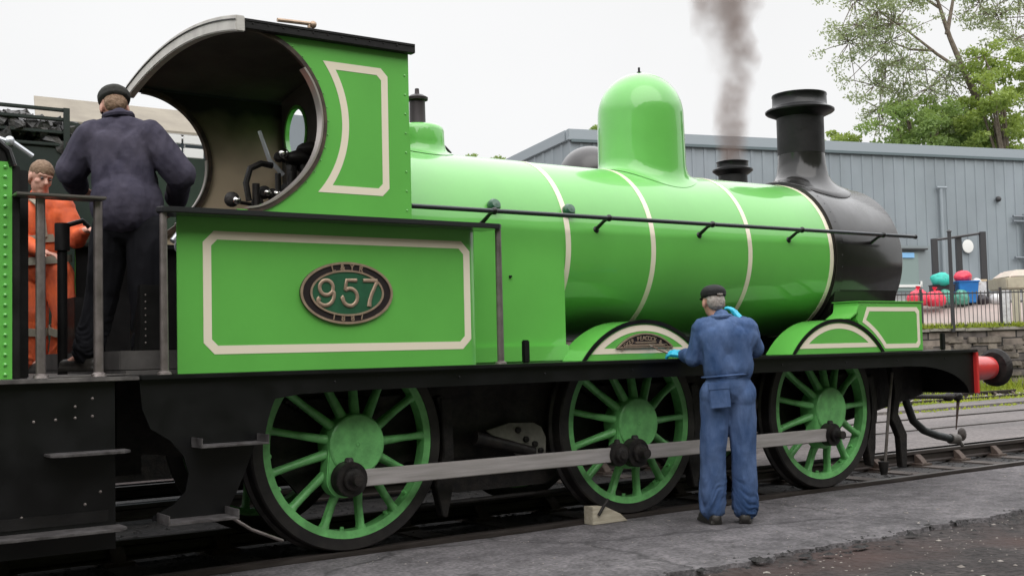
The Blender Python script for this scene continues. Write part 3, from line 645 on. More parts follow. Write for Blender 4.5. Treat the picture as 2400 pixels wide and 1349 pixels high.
# safety valve casing and valve
v = saddle([(2.784, .275), (2.788, .25), (2.80, .225), (2.82, .212), (2.85, .205), (2.88, .203), (2.95, .202), (2.975, .193), (2.992, .172), (3.0, .14), (3.002, 0)], 1.03, rf, 'safety_valve_casing', G, 64)
MB().lathe([(3.0, .085), (3.01, .066), (3.02, .062), (3.19, .060), (3.195, .082), (3.215, .084), (3.235, .05), (3.245, .02), (3.25, .018), (3.285, .016), (3.29, 0)], (1.03, 0, 0), (0, 0, 1), 24).build('safety_valve', mat('dull_bronze', (.035, .028, .03), .5, .4), v, 40)
MB().tube([(1.19, -.02, 2.93), (1.24, -.03, 2.86), (1.30, -.04, 2.80)], .012).build('valve_lever', BK, v)
# handrail
h = MB().tube([(.45, -.86, 2.252), (5.98, -.86, 2.252)], .017, 12).build('handrail', mat('handrail_black', (.05, .055, .06), .25, .6), L)
MB().ell((5.985, -.86, 2.252), .022, 10, 8).build('end_knob', BK, h)
for x in (1.13, 2.19, 3.29, 4.38, 5.50):
    m = MB(); m.tube([(x, -.86, 2.252), (x, -.80, 2.235), (x-.005, -.715, 2.185)], [.014, .013, .016], 8); m.ell((x, -.86, 2.252), .027, 12, 8); m.lathe([(0, .032), (.012, .028), (.02, .015)], (x-.005, -.700, 2.178), (0, -.9, .35), 12)
    m.build('handrail_knob', BK, h)
# cab: side sheets with the round cut-out
ca, cz, cr_ = -.785, 2.73, .522
def carc(d, a0, a1, n=48):
    o = []
    for i in range(n+1):
        a = R(a0+(a1-a0)*i/n); r = cr_+d+.058*max(0, -math.sin(a))**10; o.append((ca+r*math.cos(a), cz+r*math.sin(a)))
    return o
def cab_side(y0, y1, far=False):
    ar = carc(0, 90, -90, 48)
    poly = [(.365, 2.118), (.365, 3.272), (-.84, 3.272), (-.84, cz+cr_)]+ar+[(-.84, cz-cr_), (-.84, 2.118)]
    n = len(poly); me = MB()
    # split into strips to stay convex: fan between arc and outer border
    vs = []; fs = []
    outer = []
    for (x, z) in [(-.84, cz+cr_)]+ar+[(-.84, cz-cr_-.058)]:
        dx, dz = x-ca, z-cz
        if x < ca: outer.append((x, 3.272 if z > cz else 2.118)); continue
        k = 1e9
        if dx > 1e-6: k = min(k, (.365-ca)/dx)
        if dz > 1e-6: k = min(k, (3.272-cz)/dz)
        if dz < -1e-6: k = min(k, (2.118-cz)/dz)
        outer.append((ca+dx*k, cz+dz*k))
    inner = [(-.84, cz+cr_)]+ar+[(-.84, cz-cr_-.058)]
    # make sure the two outer corners are present
    I = []; O = []
    for i in range(len(inner)):
        I.append(inner[i]); O.append(outer[i])
        if i+1 < len(inner):
            a, bb = outer[i], outer[i+1]
            if abs(a[1]-3.272) < 1e-6 and abs(bb[0]-.365) < 1e-6 and a[0] < .3649: I.append(((inner[i][0]+inner[i+1][0])/2, (inner[i][1]+inner[i+1][1])/2)); O.append((.365, 3.272))
            if abs(a[0]-.365) < 1e-6 and abs(bb[1]-2.118) < 1e-6 and bb[0] < .3649: I.append(((inner[i][0]+inner[i+1][0])/2, (inner[i][1]+inner[i+1][1])/2)); O.append((.365, 2.118))
    return MB().strip(I, O, y0, y1)
cs = cab_side(-1.0, -.992).build('cab_side', G, L, 20)
cab_side(-.9915, -.985).build('inner_sheet', CABK, cs, 20)
mb = MB(); ao = carc(+.022, 88, -89, 60); ai = carc(-.006, 88, -89, 60)
mb.strip(ai, ao, -1.012, -.985); mb.build('cutout_beading', mat('worn_black_beading', (.03, .022, .02), .4, c2=(.10, .07, .05), vs=14), cs, 30)
mb = MB(); mb.strip(carc(-.018, 40, -89, 50), carc(-.006, 40, -89, 50), -1.018, -.95); mb.build('bright_edge', mat('polished_edge', (.55, .5, .47), .3, .7), cs, 30)
mb = MB(); rivets(mb, [(.335, -1.0, 2.2+.128*i) for i in range(8)]); rivets(mb, [(ca+(cr_+.035)*math.cos(R(a)), -1.0, cz+(cr_+.035)*math.sin(R(a))) for a in range(-80, 60, 9)], .006); mb.build('rivets', G, cs)
def cabl(ra, z0, z1, x1, ch):
    a0 = math.degrees(math.asin((z0-cz)/ra)); a1 = math.degrees(math.asin((z1-cz)/ra)); return [(x1-ch, z0), (x1, z0+ch), (x1, z1-ch), (x1-ch, z1)]+arc(ca, cz, ra, a1, a0, 24)
line(cabl(.655, 2.284, 3.122, .205, .05), -1.0, .046, 'cab_lining', cs, inner=cabl(.703, 2.332, 3.074, .157, .032))
fs_ = cab_side(.992, 1.0).build('cab_side', G, L, 20)
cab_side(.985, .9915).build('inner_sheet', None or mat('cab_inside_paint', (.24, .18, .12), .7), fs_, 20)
# dark above, cream below on the far inner sheet (noisy colour ramp by height)
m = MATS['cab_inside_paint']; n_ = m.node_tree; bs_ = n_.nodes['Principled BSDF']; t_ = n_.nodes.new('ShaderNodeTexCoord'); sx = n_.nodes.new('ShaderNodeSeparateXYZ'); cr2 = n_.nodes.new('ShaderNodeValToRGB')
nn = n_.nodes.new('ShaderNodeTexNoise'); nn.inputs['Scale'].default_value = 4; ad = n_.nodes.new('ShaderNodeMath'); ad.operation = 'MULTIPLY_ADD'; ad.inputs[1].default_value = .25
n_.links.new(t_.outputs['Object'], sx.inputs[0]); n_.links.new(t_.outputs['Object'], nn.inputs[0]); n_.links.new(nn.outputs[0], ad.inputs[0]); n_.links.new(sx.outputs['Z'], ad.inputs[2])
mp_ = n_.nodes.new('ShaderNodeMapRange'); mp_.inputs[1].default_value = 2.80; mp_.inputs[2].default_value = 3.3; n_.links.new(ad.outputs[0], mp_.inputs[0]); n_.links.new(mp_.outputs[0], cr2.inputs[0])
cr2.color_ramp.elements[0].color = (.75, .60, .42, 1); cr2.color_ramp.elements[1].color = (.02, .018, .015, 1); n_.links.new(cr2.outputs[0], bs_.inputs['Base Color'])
mb = MB(); mb.strip(carc(-.006, 88, -89, 60), carc(+.03, 88, -89, 60), .96, 1.012); mb.build('cutout_beading', MATS['worn_black_beading'], fs_, 30)
mb = MB(); mb.strip(carc(-.016, 5, -60, 40), carc(-.006, 5, -60, 40), .955, 1.0); mb.build('bright_edge', MATS['polished_edge'], fs_, 30)
# roof: shallow arch
def rz(y): return 3.30+.125*(1-(y/1.06)**2)
ys_ = np.linspace(-1.06, 1.06, 31)
mb = MB(); mb.strip([(y, rz(y)-.014) for y in ys_], [(y, rz(y)) for y in ys_], -.80, .385, ax='x'); rf_ = mb.build('cab_roof', BKM, L, 40)
mb = MB(); mb.strip([(y, rz(y)-.022) for y in ys_[1:-1]], [(y, rz(y)-.0145) for y in ys_[1:-1]], -.795, .36, ax='x'); mb.build('roof_lining', CABK, rf_, 40)
mb = MB(); mb.strip([(y, rz(y)-.085) for y in ys_], [(y, rz(y)+.012) for y in ys_], -.86, -.801, ax='x'); mb.build('roof_rear_edge', FAS, rf_, 40, .006)
mb = MB(); mb.strip([(y, rz(y)-.018) for y in ys_], [(y, rz(y)-.012) for y in ys_], -.868, -.8605, ax='x'); mb.build('edge_seam', BKM, rf_, 40)
mb = MB().box(-.80, .39, -1.055, -1.0, 3.24, 3.296); mb.build('gutter', BKM, rf_, 0, .004)
mb = MB(); rivets(mb, [(-.75+.1*i, -1.056, 3.275) for i in range(11)], .006); mb.build('rivets', BKM, rf_)
wv = MB().tube([(-.11, -.5, 3.38), (-.11, -.5, 3.50)], .012, 8); wv.tube([(-.34, -.5, 3.495), (-.06, -.5, 3.505)], .014, 8); wv.ell((-.08, -.5, 3.50), .026, 8, 6); wv.build('roof_valve', BR, rf_)
# cab front plate with round windows
def ringpts(cy, cz_, r, n=32): return [(cy+r*math.cos(2*PI*i/n), cz_+r*math.sin(2*PI*i/n)) for i in range(n)]
fp = MB(); N = 64
def border(cy, y0, y1, z0, z1, cz_, a):
    dx, dz = math.cos(a), math.sin(a); k = 1e9
    if dx > 1e-9: k = min(k, (y1-cy)/dx)
    if dx < -1e-9: k = min(k, (y0-cy)/dx)
    if dz > 1e-9: k = min(k, (z1-cz_)/dz)
    if dz < -1e-9: k = min(k, (z0-cz_)/dz)
    return (cy+dx*k, cz_+dz*k)
for cy, y0, y1 in ((-.72, -.985, -.42), (.72, .42, .985)):
    A = [math.atan2(z-3.0, y-cy) for y in (y0, y1) for z in (2.70, 3.26)]+[2*PI*i/N-PI for i in range(N)]; A = sorted(set(round(a, 6) for a in A))
    fp.strip([(cy+.185*math.cos(a), 3.0+.20*math.sin(a)) for a in A], [border(cy, y0, y1, 2.70, 3.26, 3.0, a) for a in A], .355, .365, True, 'x')
fp.prism([(-.42, 2.70), (-.42, 3.37), (0, 3.40), (.42, 3.37), (.42, 2.70)], .355, .365, 'x')
fp.box(.355, .365, -.985, .985, 1.18, 2.6995)
for s_ in (-1, 1): fp.prism([(s_*.4205, 3.2605), (s_*.985, 3.2605), (s_*.985, 3.31), (s_*.4205, 3.385)], .355, .365, 'x')
fpo = fp.build('cab_front', CABK, L, 20)
fp2 = MB(); fp2.box(.3655, .370, -1.0, -.724, 2.12, 2.699); fp2.build('front_sheet', G, fpo, 0)
for cy in (-.72, .72):
    m = MB(); m.strip([(cy+.178*math.cos(2*PI*i/48), 3.0+.193*math.sin(2*PI*i/48)) for i in range(48)], [(cy+.205*math.cos(2*PI*i/48), 3.0+.22*math.sin(2*PI*i/48)) for i in range(48)], .345, .38, True, 'x'); m.build('window_frame', G, fpo, 30)
# lower cab side panels with coping
for sg in (-1, 1):
    y = sg*1.07
    pb = MB()
    pl = [(-1.235, y), (.76, y), (.81, y-sg*.012), (.845, y-sg*.05), (.85, y-sg*.10), (.85, sg*.735)]
    pi_ = [(-1.235, y-sg*.01), (.76, y-sg*.01), (.805, y-sg*.022), (.835, y-sg*.055), (.84, y-sg*.10), (.84, sg*.735)]
    pb.strip(pi_, pl, 1.176, 2.082, ax='z'); p = pb.build('side_panel', G, L, 40); MB().box(-1.23, .35, min(y-sg*.0105, y-sg*.014), max(y-sg*.0105, y-sg*.014), 1.201, 2.08).build('inner_sheet', BKM, p, 0)
    cp = [(-1.37, sg*1.12), (-1.385, sg*1.16), (-1.36, sg*1.205), (-1.32, sg*1.215), (.93, sg*1.215), (.96, sg*1.19), (.965, sg*1.12), (.93, sg*.99), (-1.30, sg*.99)]
    MB().prism(cp, 2.0825, 2.117, 'z').build('coping', mat('coping_black', (.02, .02, .024), .3, coat=.6, coat_r=.1) if sg < 0 else MATS['coping_black'], p, 30, .006)
    if sg < 0:
        line(cham(-1.082, .772, 1.283, 2.003, .066), y, .05, 'panel_lining', p)
        PANEL = p
    for x in (-1.345, .945): 
        m = MB().lathe([(0, .04), (.012, .038), (.02, .024), (.9, .021), (.905, .021)], (x, sg*1.165, 1.176), (0, 0, 1), 14); m.build('cab_post', PST, L, 30)
# number plate
NPX, NPZ, NY = -.155, 1.647, -1.072
def ellp(a, b, n=64): return [(NPX+a*math.cos(2*PI*i/n), NPZ+b*math.sin(2*PI*i/n)) for i in range(n)]
np_ = MB().prism(ellp(.322, .194), NY-.010, NY, 'y').build('number_plate', mat('plate_black', (.018, .012, .014), .4), L, 20)
MB().prism(ellp(.252, .140), NY-.0125, NY-.0103, 'y').build('plate_field', DG, np_, 0)
MB().strip(ellp(.306, .180), ellp(.322, .194), NY-.018, NY-.0103, True).build('outer_rim', BR, np_, 0)
MB().strip(ellp(.243, .132), ellp(.256, .144), NY-.018, NY-.0127, True).build('inner_rim', BR, np_, 0)
def stroke(name, pts, r, ox):
    m_ = MB(); q = [V_(ox+a, 0, NPZ+c) for a, c in pts]; m_.tube(q, r, 10)
    m_.v = [(a, NY-.0155+(b-0)*.45, c) for a, b, c in m_.v]; m_.build(name, BR, np_, 60)
def V_(a, b, c): return Vector((a, b, c))
def ac(cx_, cz_, rx, rz_, a0, a1, n=16): return [(cx_+rx*math.cos(R(a0+(a1-a0)*k/n)), cz_+rz_*math.sin(R(a0+(a1-a0)*k/n))) for k in range(n+1)]
nine = ac(-.006, .032, .046, .046, -20, 335, 28)+ac(-.016, -.012, .062, .066, 12, -140, 20)+[(-.060, -.040), (-.052, -.030)]
stroke('digit', nine, [.0125]*(len(nine)-2)+[.016, .014], -.296)
five = [(.050, .080), (-.022, .080), (-.032, .020)]+ac(.0, -.026, .052, .054, 125, -150, 24)+[(-.052, -.030), (-.044, -.024)]
stroke('digit', five, [.0125]*(len(five)-2)+[.016, .014], -.140)
sev = [(-.050, .080), (.050, .080), (.047, .068), (.012, .0), (-.004, -.045), (-.010, -.084)]
stroke('digit', sev, [.0125, .0125, .0125, .012, .0135, .0155], .004)
for i, ch in enumerate('L&YR'):
    a = R(90+(1.5-i)*13.5); text_mesh(ch, 'letter', .050, (NPX+.279*math.cos(a)*1.0, NY-.0135, NPZ+.160*math.sin(a)), BR, np_, .003, .001, (PI/2, -(a-PI/2)*.6, 0))
for i, ch in enumerate('1887'):
    a = R(270+(i-1.5)*13.5); text_mesh(ch, 'letter', .050, (NPX+.279*math.cos(a), NY-.0135, NPZ+.160*math.sin(a)), BR, np_, .003, .001, (PI/2, (PI*1.5-a)*.6, 0))
# running plate, valance, rear step plate, front bracket
rp = MB().box(-1.49, 6.37, -1.215, 1.215, 1.150, 1.1745).build('running_plate', BK, L, 0, .003)
wa = arc(0, .686, .765, 171, 118.6, 16)
rear = [(-1.49, 1.1495), (-1.475, .99), (-1.43, .88), (-1.32, .81), (-1.245, .72), (-1.215, .62), (-1.235, .52), (-1.30, .455), (-1.42, .40), (-1.42, .375), (-1.0, .375), (-.93, .50), (-.87, .63), (-.82, .76)]+[(x, z) for x, z in wa if z > .78 and z < 1.028]+[(-.52, 1.035), (.0, 1.045)]
for sg in (-1, 1):
    yy = sg*1.165
    m = MB().prism(rear+[(.0, 1.1495)], min(yy, yy+sg*.014), max(yy, yy+sg*.014)); m.add([], []); rpl = m.build('rear_step_plate', BK, L, 0)
    fa_ = [(5.4, 1.1495), (5.4, 1.04)]+[(5.4+.85*math.sin(R(a)), .77+.27*math.cos(R(a))) for a in range(10, 90, 8)]+[(6.255, .768), (6.34, .768), (6.34, 1.1495)]
    MB().prism(fa_, min(yy, yy+sg*.014), max(yy, yy+sg*.014)).build('front_bracket', BK, L, 0)
    MB().box(.0005, 5.3995, min(yy, yy+sg*.014), max(yy, yy+sg*.014), 1.042, 1.1495).build('valance', BK, L, 0)
    if sg < 0:
        mb = MB(); rivets(mb, [(x, yy-.014, 1.10) for x in (-.3, .6, 1.3, 2.1, 2.9, 3.7, 4.5, 5.2, 5.9, 6.2)], .010); mb.build('rivets', BK, rp)
    # cab steps
    for x0, x1, z, dp_ in ((-1.20, -.80, .765, .16), (-1.40, -1.0, .365, .20)):
        m = MB(); m.box(x0, x1, min(yy+sg*.014, yy+sg*(.014+dp_)), max(yy+sg*.014, yy+sg*(.014+dp_)), z, z+.012)
        for xe in (x0, x1-.008): m.box(xe, xe+.008, min(yy+sg*.014, yy+sg*(.014+dp_)), max(yy+sg*.014, yy+sg*(.014+dp_)), z+.012, z+.055)
        m.build('cab_step', mat('worn_step', (.05, .045, .045), .45, .4, c2=(.16, .15, .15), vs=9) if 'worn_step' not in MATS else MATS['worn_step'], L, 0, .002)
MB().tube([(-1.0, -1.2, .37), (-.85, -1.18, .27), (-.62, -1.1, .17)], .010, 8).build('step_stay', PST, L)
# inside frames, axles, ashpan, brake gear
for sg in (-1, 1):
    pf = [(-1.45, 1.14), (-1.45, .72), (-.5, .60), (-.3, .38), (.3, .38), (.5, .52), (1.9, .52), (2.1, .38), (2.7, .38), (2.9, .52), (4.15, .52), (4.35, .38), (4.95, .38), (5.15, .55), (5.6, .62), (6.32, .75), (6.32, 1.14)]
    MB().prism(pf, min(sg*.60, sg*.63), max(sg*.60, sg*.63)).build('frame_plate', OIL, L, 0)
MB().prism([(.55, .95), (.62, .40), (.95, .27), (1.75, .27), (1.95, .45), (1.95, .95)], -.58, .58).build('ashpan', OIL, L, 0)
MB().box(4.9, 6.2, -.55, .55, .72, 1.1).build('cylinder_block', OIL, L, 0, .02)
for x in (0, 2.403, 4.643): MB().cyl((x, -.7, .686), (x, .7, .686), .085).build('axle', OIL, L)
for x in (-.0, 2.403, 4.643):
    m = MB()
    for k in range(9): m.box(x-.42+.03*k, x+.42-.03*k, -.73, -.64, .98-.0165*k-.0165, .98-.0165*k)
    m.build('leaf_spring', OIL, L, 0)
gb = MB().prism([(1.13, .70), (1.33, .745), (1.55, .735), (1.62, .70), (1.66, .62), (1.655, .50), (1.45, .47)], -.70, -.68).build('grey_bracket', mat('dirty_grey_steel', (.16, .15, .135), .6, .3, c2=(.26, .25, .22), vs=9), L, 20, .004)
m = MB()
for p in ((1.40, .69), (1.47, .62), (1.55, .58), (1.50, .54), (1.60, .53)): m.lathe([(0, .022), (.02, .022), (.024, .015)], (p[0], -.70, p[1]), (0, -1, 0), 10)
m.build('bolts', OIL, gb)
MB().tube([(1.0, -.74, .66), (1.5, -.76, .53)], [.05, .035], 12).build('brake_cylinder_rod', OIL, L)
for x in (.74, 3.10, 5.32):
    m = MB(); m.prism([(x-.05, .95), (x+.04, .95), (x+.05, .55), (x+.03, .30), (x-.01, .14), (x-.05, .15), (x-.10, .36), (x-.03, .58)], -.80, -.72); m.build('brake_hanger', OIL, L, 0, .006)
MB().tube([(.6, -.55, .20), (5.4, -.55, .20)], .018, 8).build('brake_rod', OIL, L)
MB().prism([(5.60, 1.14), (5.66, .80), (5.60, .55), (5.70, .38), (5.72, .10), (5.80, .09), (5.82, .40), (5.70, .60), (5.78, .85), (5.82, 1.14)], -.80, -.74).build('guard_iron', OIL, L, 0, .006)
MB().tube([(5.60, -.82, .98), (5.50, -.84, .62), (5.44, -.82, .12)], .014, 8).build('sand_pipe', PST, L)
MB().cyl((5.45, -.80, .05), (5.45, -.80, .17), .03, .05).build('sand_pipe_end', OIL, L)
for cx_ in (0, 2.403, 4.643):                     # brake blocks
    for q_ in (1,): MB().strip(arc(cx_, .686, .715, -12, 22, 10), arc(cx_, .686, .765, -12, 22, 10), -.79, -.71).build('brake_block', OIL, L, 0, .004)
MB().lathe([(0, 0), (.02, .12), (.5, .12), (.52, 0)], (3.25, -.74, .78), (1, 0, 0), 20).build('air_vessel', OIL, L, 40)
for cx_ in (0, 2.403, 4.643):
    m = MB(); m.box(cx_-.16, cx_-.12, -.69, -.635, .42, 1.0); m.box(cx_+.12, cx_+.16, -.69, -.635, .42, 1.0); m.box(cx_-.1605, cx_+.1605, -.685, -.64, .385, .4195); m.build('horn_guide', OIL, L, 0, .004)
MB().prism([(3.3, 1.02), (3.32, .5), (3.8, .42), (4.0, .6), (4.0, 1.02)], -.5, .5).build('motion_plate', OIL, L, 0)
# front: buffer beam, buffers, hose, pipes
MB().box(6.342, 6.378, -1.215, 1.215, .765, 1.149).build('buffer_beam', RED, L, 0, .004)
MB().box(6.330, 6.3415, -1.16, 1.16, .766, 1.148).build('beam_back', BKM, L, 0)
def buffer(sg):
    bo = MB().lathe([(0, .16), (.03, .16), (.035, .128), (.30, .125), (.60, .112), (.615, .10)], (6.379, sg*.93, .985), (1, 0, 0), 32).build('buffer', RED, L, 35)
    MB().lathe([(.616, .06), (.665, .06), (.67, .15), (.70, .186), (.72, .188), (.75, .12), (.757, 0)], (6.379, sg*.93, .985), (1, 0, 0), 36).build('buffer_head', OIL, bo, 35)
buffer(-1); buffer(1)
MB().tube([(6.40, -.35, .95), (6.41, -.35, .80), (6.45, -.35, .645), (6.54, -.35, .47), (6.71, -.35, .362), (6.92, -.35, .30), (7.17, -.35, .25)], .040, 12).build('vacuum_hose', mat('rubber_hose', (.015, .02, .022), .45, c2=(.03, .035, .036), vs=20, bump=.004, bs=50), L)
m = MB(); m.cyl((7.15, -.35, .25), (7.28, -.35, .24), .052); m.ell((7.36, -.35, .285), (.03, .05, .07), 10, 8); m.tube([(7.27, -.35, .24), (7.36, -.35, .17)], .02, 8); m.build('hose_coupling', mat('dusty_casting', (.07, .06, .055), .6, c2=(.15, .14, .13), vs=20), L)
MB().tube([(6.38, -.35, .715), (7.25, -.35, .68)], .024, 10).build('drawhook_bar', OIL, L)
m = MB(); m.ell((7.15, -.35, .68), (.08, .05, .045), 12, 8); m.ell((7.31, -.35, .68), (.06, .05, .05), 12, 8); m.build('drawhook', OIL, L)
MB().tube([(7.36, -.35, .92), (7.33, -.35, .70), (7.26, -.35, .34)], [.020, .020, .006], 8).build('screw_link', RUST, L)
# small upright irons on the running plate
for x in (1.19, 5.97): MB().box(x-.028, x+.028, -1.13, -1.10, 1.176, 1.335).build('lamp_iron', BK, L, 0, .008)
# splashers and front sandbox
def splasher(cx, plate):
    r = .765; cz0 = .70; a0 = math.degrees(math.asin((1.176-cz0)/r))
    ar = arc(cx, cz0, r, a0, 180-a0, 40)
    for sg in (-1, 1):
        y = sg*1.0
        face = MB().prism(ar, min(y, y-sg*.006), max(y, y-sg*.006)).build('splasher', G, L, 0)
        ao_ = arc(cx, cz0, r+.003, a0, 180-a0, 40)
        MB().strip(ar, ao_, min(sg*.70, sg*.9935), max(sg*.70, sg*.9935)).build('splasher_top', G, face, 40)
        MB().strip(arc(cx, cz0, r-.018, a0+1.5, 178.5-a0, 40), arc(cx, cz0, r+.010, a0-.5, 180.5-a0, 40), min(y, y+sg*.012), max(y, y+sg*.012)).build('black_edging', BK, face, 40)
        if sg < 0:
            def half(ri, zb): ab = math.degrees(math.asin((zb-cz0)/ri)); return arc(cx, cz0, ri, ab, 180-ab, 36)
            line(half(r-.030, 1.222), y, .04, 'splasher_lining', face, inner=half(r-.076, 1.262))
            if plate:
                poly = arc(cx, .946, .429, 47.6, 132.4, 32)
                pl_ = MB().prism(poly, y-.010, y-.0025).build('name_plate', MATS['plate_black'], face, 0)
                plate_parts.append((poly, cx))
plate_parts = []
splasher(2.385, True); splasher(4.645, False)
poly, cx = plate_parts[0]
npl = [o for o in L.children if o.name.startswith('splasher')][0]
MB().strip(inset(poly, .012), poly, -1.018, -1.0103, True).build('plate_rim', BR, npl, 0)
for k, ch in enumerate('BEYER PEACOCK & Co'):
    if ch == ' ': continue
    a = R(126-4.25*k); text_mesh(ch, 'letter', .046, (cx+.388*math.cos(a), -1.0125, .946+.388*math.sin(a)), BR, npl, .002, .0006, (PI/2, -(a-PI/2), 0))
MB().box(cx-.20, cx+.20, -1.0145, -1.0105, 1.276, 1.290).build('raised_bar', BR, npl, 0); MB().box(cx-.10, cx+.11, -1.0145, -1.0105, 1.298, 1.309).build('raised_bar', BR, npl, 0)
for sg in (-1, 1):
    ya, yb = sorted((sg*.72, sg*.996))
    sb = MB().prism([(5.10, 1.176), (5.845, 1.176), (5.845, 1.622), (4.93, 1.622), (4.90, 1.46)], ya, yb).build('sandbox', G, L, 20, .006)
    if sg < 0:
        def sl(r_, a0, a1, x1, z0, z1, c_, xt): return [(x1-c_, z0), (x1, z0+c_), (x1, z1-c_), (x1-c_, z1), (xt, z1)]+arc(4.645, .70, r_, a1, a0, 14)
        line(sl(.812, 38.5, 66, 5.80, 1.205, 1.578, .035, 5.045), -.996, .04, 'sandbox_lining', sb, inner=sl(.852, 39.9, 63.5, 5.762, 1.245, 1.540, .025, 5.075))
        MB().strip([(4.80, 1.47), (4.90, 1.52), (4.945, 1.60)], [(4.79, 1.475), (4.89, 1.53), (4.935, 1.61)], -1.0, -.74).build('wing_sheet', G, sb, 60)
        mb = MB(); rivets(mb, [(4.98+.1*i, -.996, 1.600) for i in range(3)], .007); mb.build('rivets', G, sb)
    MB().box(4.92, 5.86, ya-.01, yb+.01, 1.6225, 1.632).build('lid', G, sb, 0)
# cab interior: backhead, fittings, floor
bh = MB().prism([(-.58, 1.2)]+[(-.58*math.cos(R(a)), 2.0+.52*math.sin(R(a))) for a in np.linspace(0, 180, 25)]+[(.58, 1.2)], .02, .354, 'x').build('backhead', CABK, L, 30, .01)
m = MB(); m.tube([(-.20, -.25, 2.50), (-.30, -.25, 2.60), (-.37, -.25, 2.79)], [.018, .016, .013], 8); m.build('regulator_handle', WHT, bh)
m = MB(); m.tube([(-.47, -.3, 2.30), (-.49, -.3, 2.42), (-.46, -.3, 2.52), (-.38, -.3, 2.56), (-.30, -.3, 2.55)], .022, 8); m.build('reversing_lever', OIL, bh)
m = MB()
for (x, z, r) in ((-.56, 2.31, .05), (-.33, 2.37, .045), (-.27, 2.36, .04), (-.16, 2.40, .05), (-.22, 2.62, .035), (-.12, 2.58, .05), (-.05, 2.62, .06), (-.38, 2.30, .04)): m.lathe([(0, r*.5), (.01, r), (.04, r), (.05, r*.7)], (x, -.22, z), (-.3, -1, .1), 14); m.cyl((x, -.2, z), (.1, -.1, z-.06), .012)
m.build('valve_wheels', OIL, bh)
mat('bright_nickel', (.75, .73, .70), .15, 1.0)
for (x, z, r) in ((-.555, 2.30, .028), (-.335, 2.365, .024), (-.265, 2.36, .030), (-.215, 2.64, .036)): MB().ell((x, -.30, z), r, 12, 8).build('bright_knob', MATS['bright_nickel'], bh)
m = MB(); m.cyl((-.16, -.3, 2.25), (-.16, -.3, 2.56), .035); m.cyl((-.07, -.3, 2.25), (-.07, -.3, 2.60), .03); m.cyl((-.26, -.3, 2.3), (-.26, -.3, 2.5), .02); m.cyl((-.42, -.3, 2.18), (-.42, -.3, 2.42), .025); m.cyl((-.5, -.3, 2.15), (-.1, -.3, 2.2), .03); m.build('water_gauge', OIL, bh)
m = MB(); m.ell((-.1, -.3, 2.62), (.10, .06, .05), 14, 8); m.ell((.02, -.3, 2.68), (.14, .1, .06), 14, 8); m.build('injector_valve', OIL, bh)
MB().box(-1.50, .35, -.98, .98, 1.176, 1.20).build('cab_floor', DWOOD, L, 0)
MB().box(-1.50, -1.10, -.86, .86, 1.2005, 1.315).build('floor_riser', DWOOD, L, 0, .006)
MB().box(-1.36, -.5, .60, .95, 1.3155, 1.70).build('wheel_casing', BKM, L, 0, .006); ib = MB().box(-1.36, -.5, -.80, -.60, 1.3155, 1.70).build('wheel_casing', BKM, L, 0, .006)
mb = MB(); rivets(mb, [(-1.33, -.80, 1.36+.04*i) for i in range(8)], .006); mb.build('rivets', PST, ib)
m = MB(); m.tube([(-1.20, -.9, 1.95), (-1.13, -.88, 2.03)], .02); m.lathe([(0, .05), (.02, .05)], (-1.15, -.92, 1.92), (0, -1, 0), 14); m.tube([(-1.14, -.9, 1.2), (-1.14, -.9, 1.9)], .02); m.build('injector_handle', WHT, L)

# wheels
def wheel_proto(gm=GW, tm=TYRE, parent=L, crank=True):
    r = MB().lathe([(.01, .558), (.005, .600), (.005, .607), (.115, .607), (.115, .575), (.10, .556), (.01, .558)], (0, 0, 0), (0, 1, 0), 64, False)
    for i in range(13):
        a = R(2+360/13*i); c_, s_ = math.cos(a), math.sin(a)
        for k, yo in enumerate((-.012, .012)):
            r.tube([(c_*.10, -.035+yo, s_*.10), (c_*.22, -.01+yo, s_*.22), (c_*.40, .035+yo, s_*.40), (c_*.53, .05+yo, s_*.53), (c_*.575, .055+yo, s_*.575)], [.040, .030, .023, .024, .038], 10)
    for a in (185, 208, 265, 300, 320): r.cyl((.57*math.cos(R(a)), .055, .57*math.sin(R(a))), (.535*math.cos(R(a)), .055, .535*math.sin(R(a))), .014, None, 8)
    w_ = r.build('wheel', gm, parent, 45)
    MB().lathe([(0, .608), (0, .676), (.012, .686), (.095, .690), (.108, .712), (.13, .712), (.135, .70), (.135, .608), (0, .608)], (0, 0, 0), (0, 1, 0), 96, False).build('tyre', tm, w_, 30)
    h_ = MB().lathe([(-.094, .0), (-.094, .012), (-.080, .0125), (-.080, .014), (-.0945, .015), (-.0945, .185), (-.088, .195), (-.06, .20), (.05, .20), (.10, .19), (.12, .15)], (0, 0, 0), (0, 1, 0), 48, False); h_.build('hub', gm, w_, 30)
    if crank:
        px_, pz = -.09, -.208; pts = []
        L_ = math.hypot(px_, pz); th = math.atan2(pz, px_); ph = math.acos((.195-.125)/L_)
        pts = [(.195*math.cos(th+ph+(2*PI-2*ph)*i/24), .195*math.sin(th+ph+(2*PI-2*ph)*i/24)) for i in range(25)]
        pts += [(px_+.125*math.cos(th-ph+2*ph*i/16), pz+.125*math.sin(th-ph+2*ph*i/16)) for i in range(17)]
        MB().prism(pts, -.082, .03).build('crank_boss', gm, w_, 30, .008)
        MB().lathe([(0, .06), (.02, .06), (.021, .035), (.2, .035)], (px_, -.082, pz), (0, -1, 0), 16).build('crank_pin', OIL, w_)
    return w_
def copy_tree(o, parent=None):
    c_ = o.copy(); col.objects.link(c_)
    if parent: mi = c_.matrix_parent_inverse.copy(); c_.parent = parent; c_.matrix_parent_inverse = mi
    for ch in o.children: copy_tree(ch, c_)
    return c_
w0 = wheel_proto(); w0.location = (0, -.80, .686)
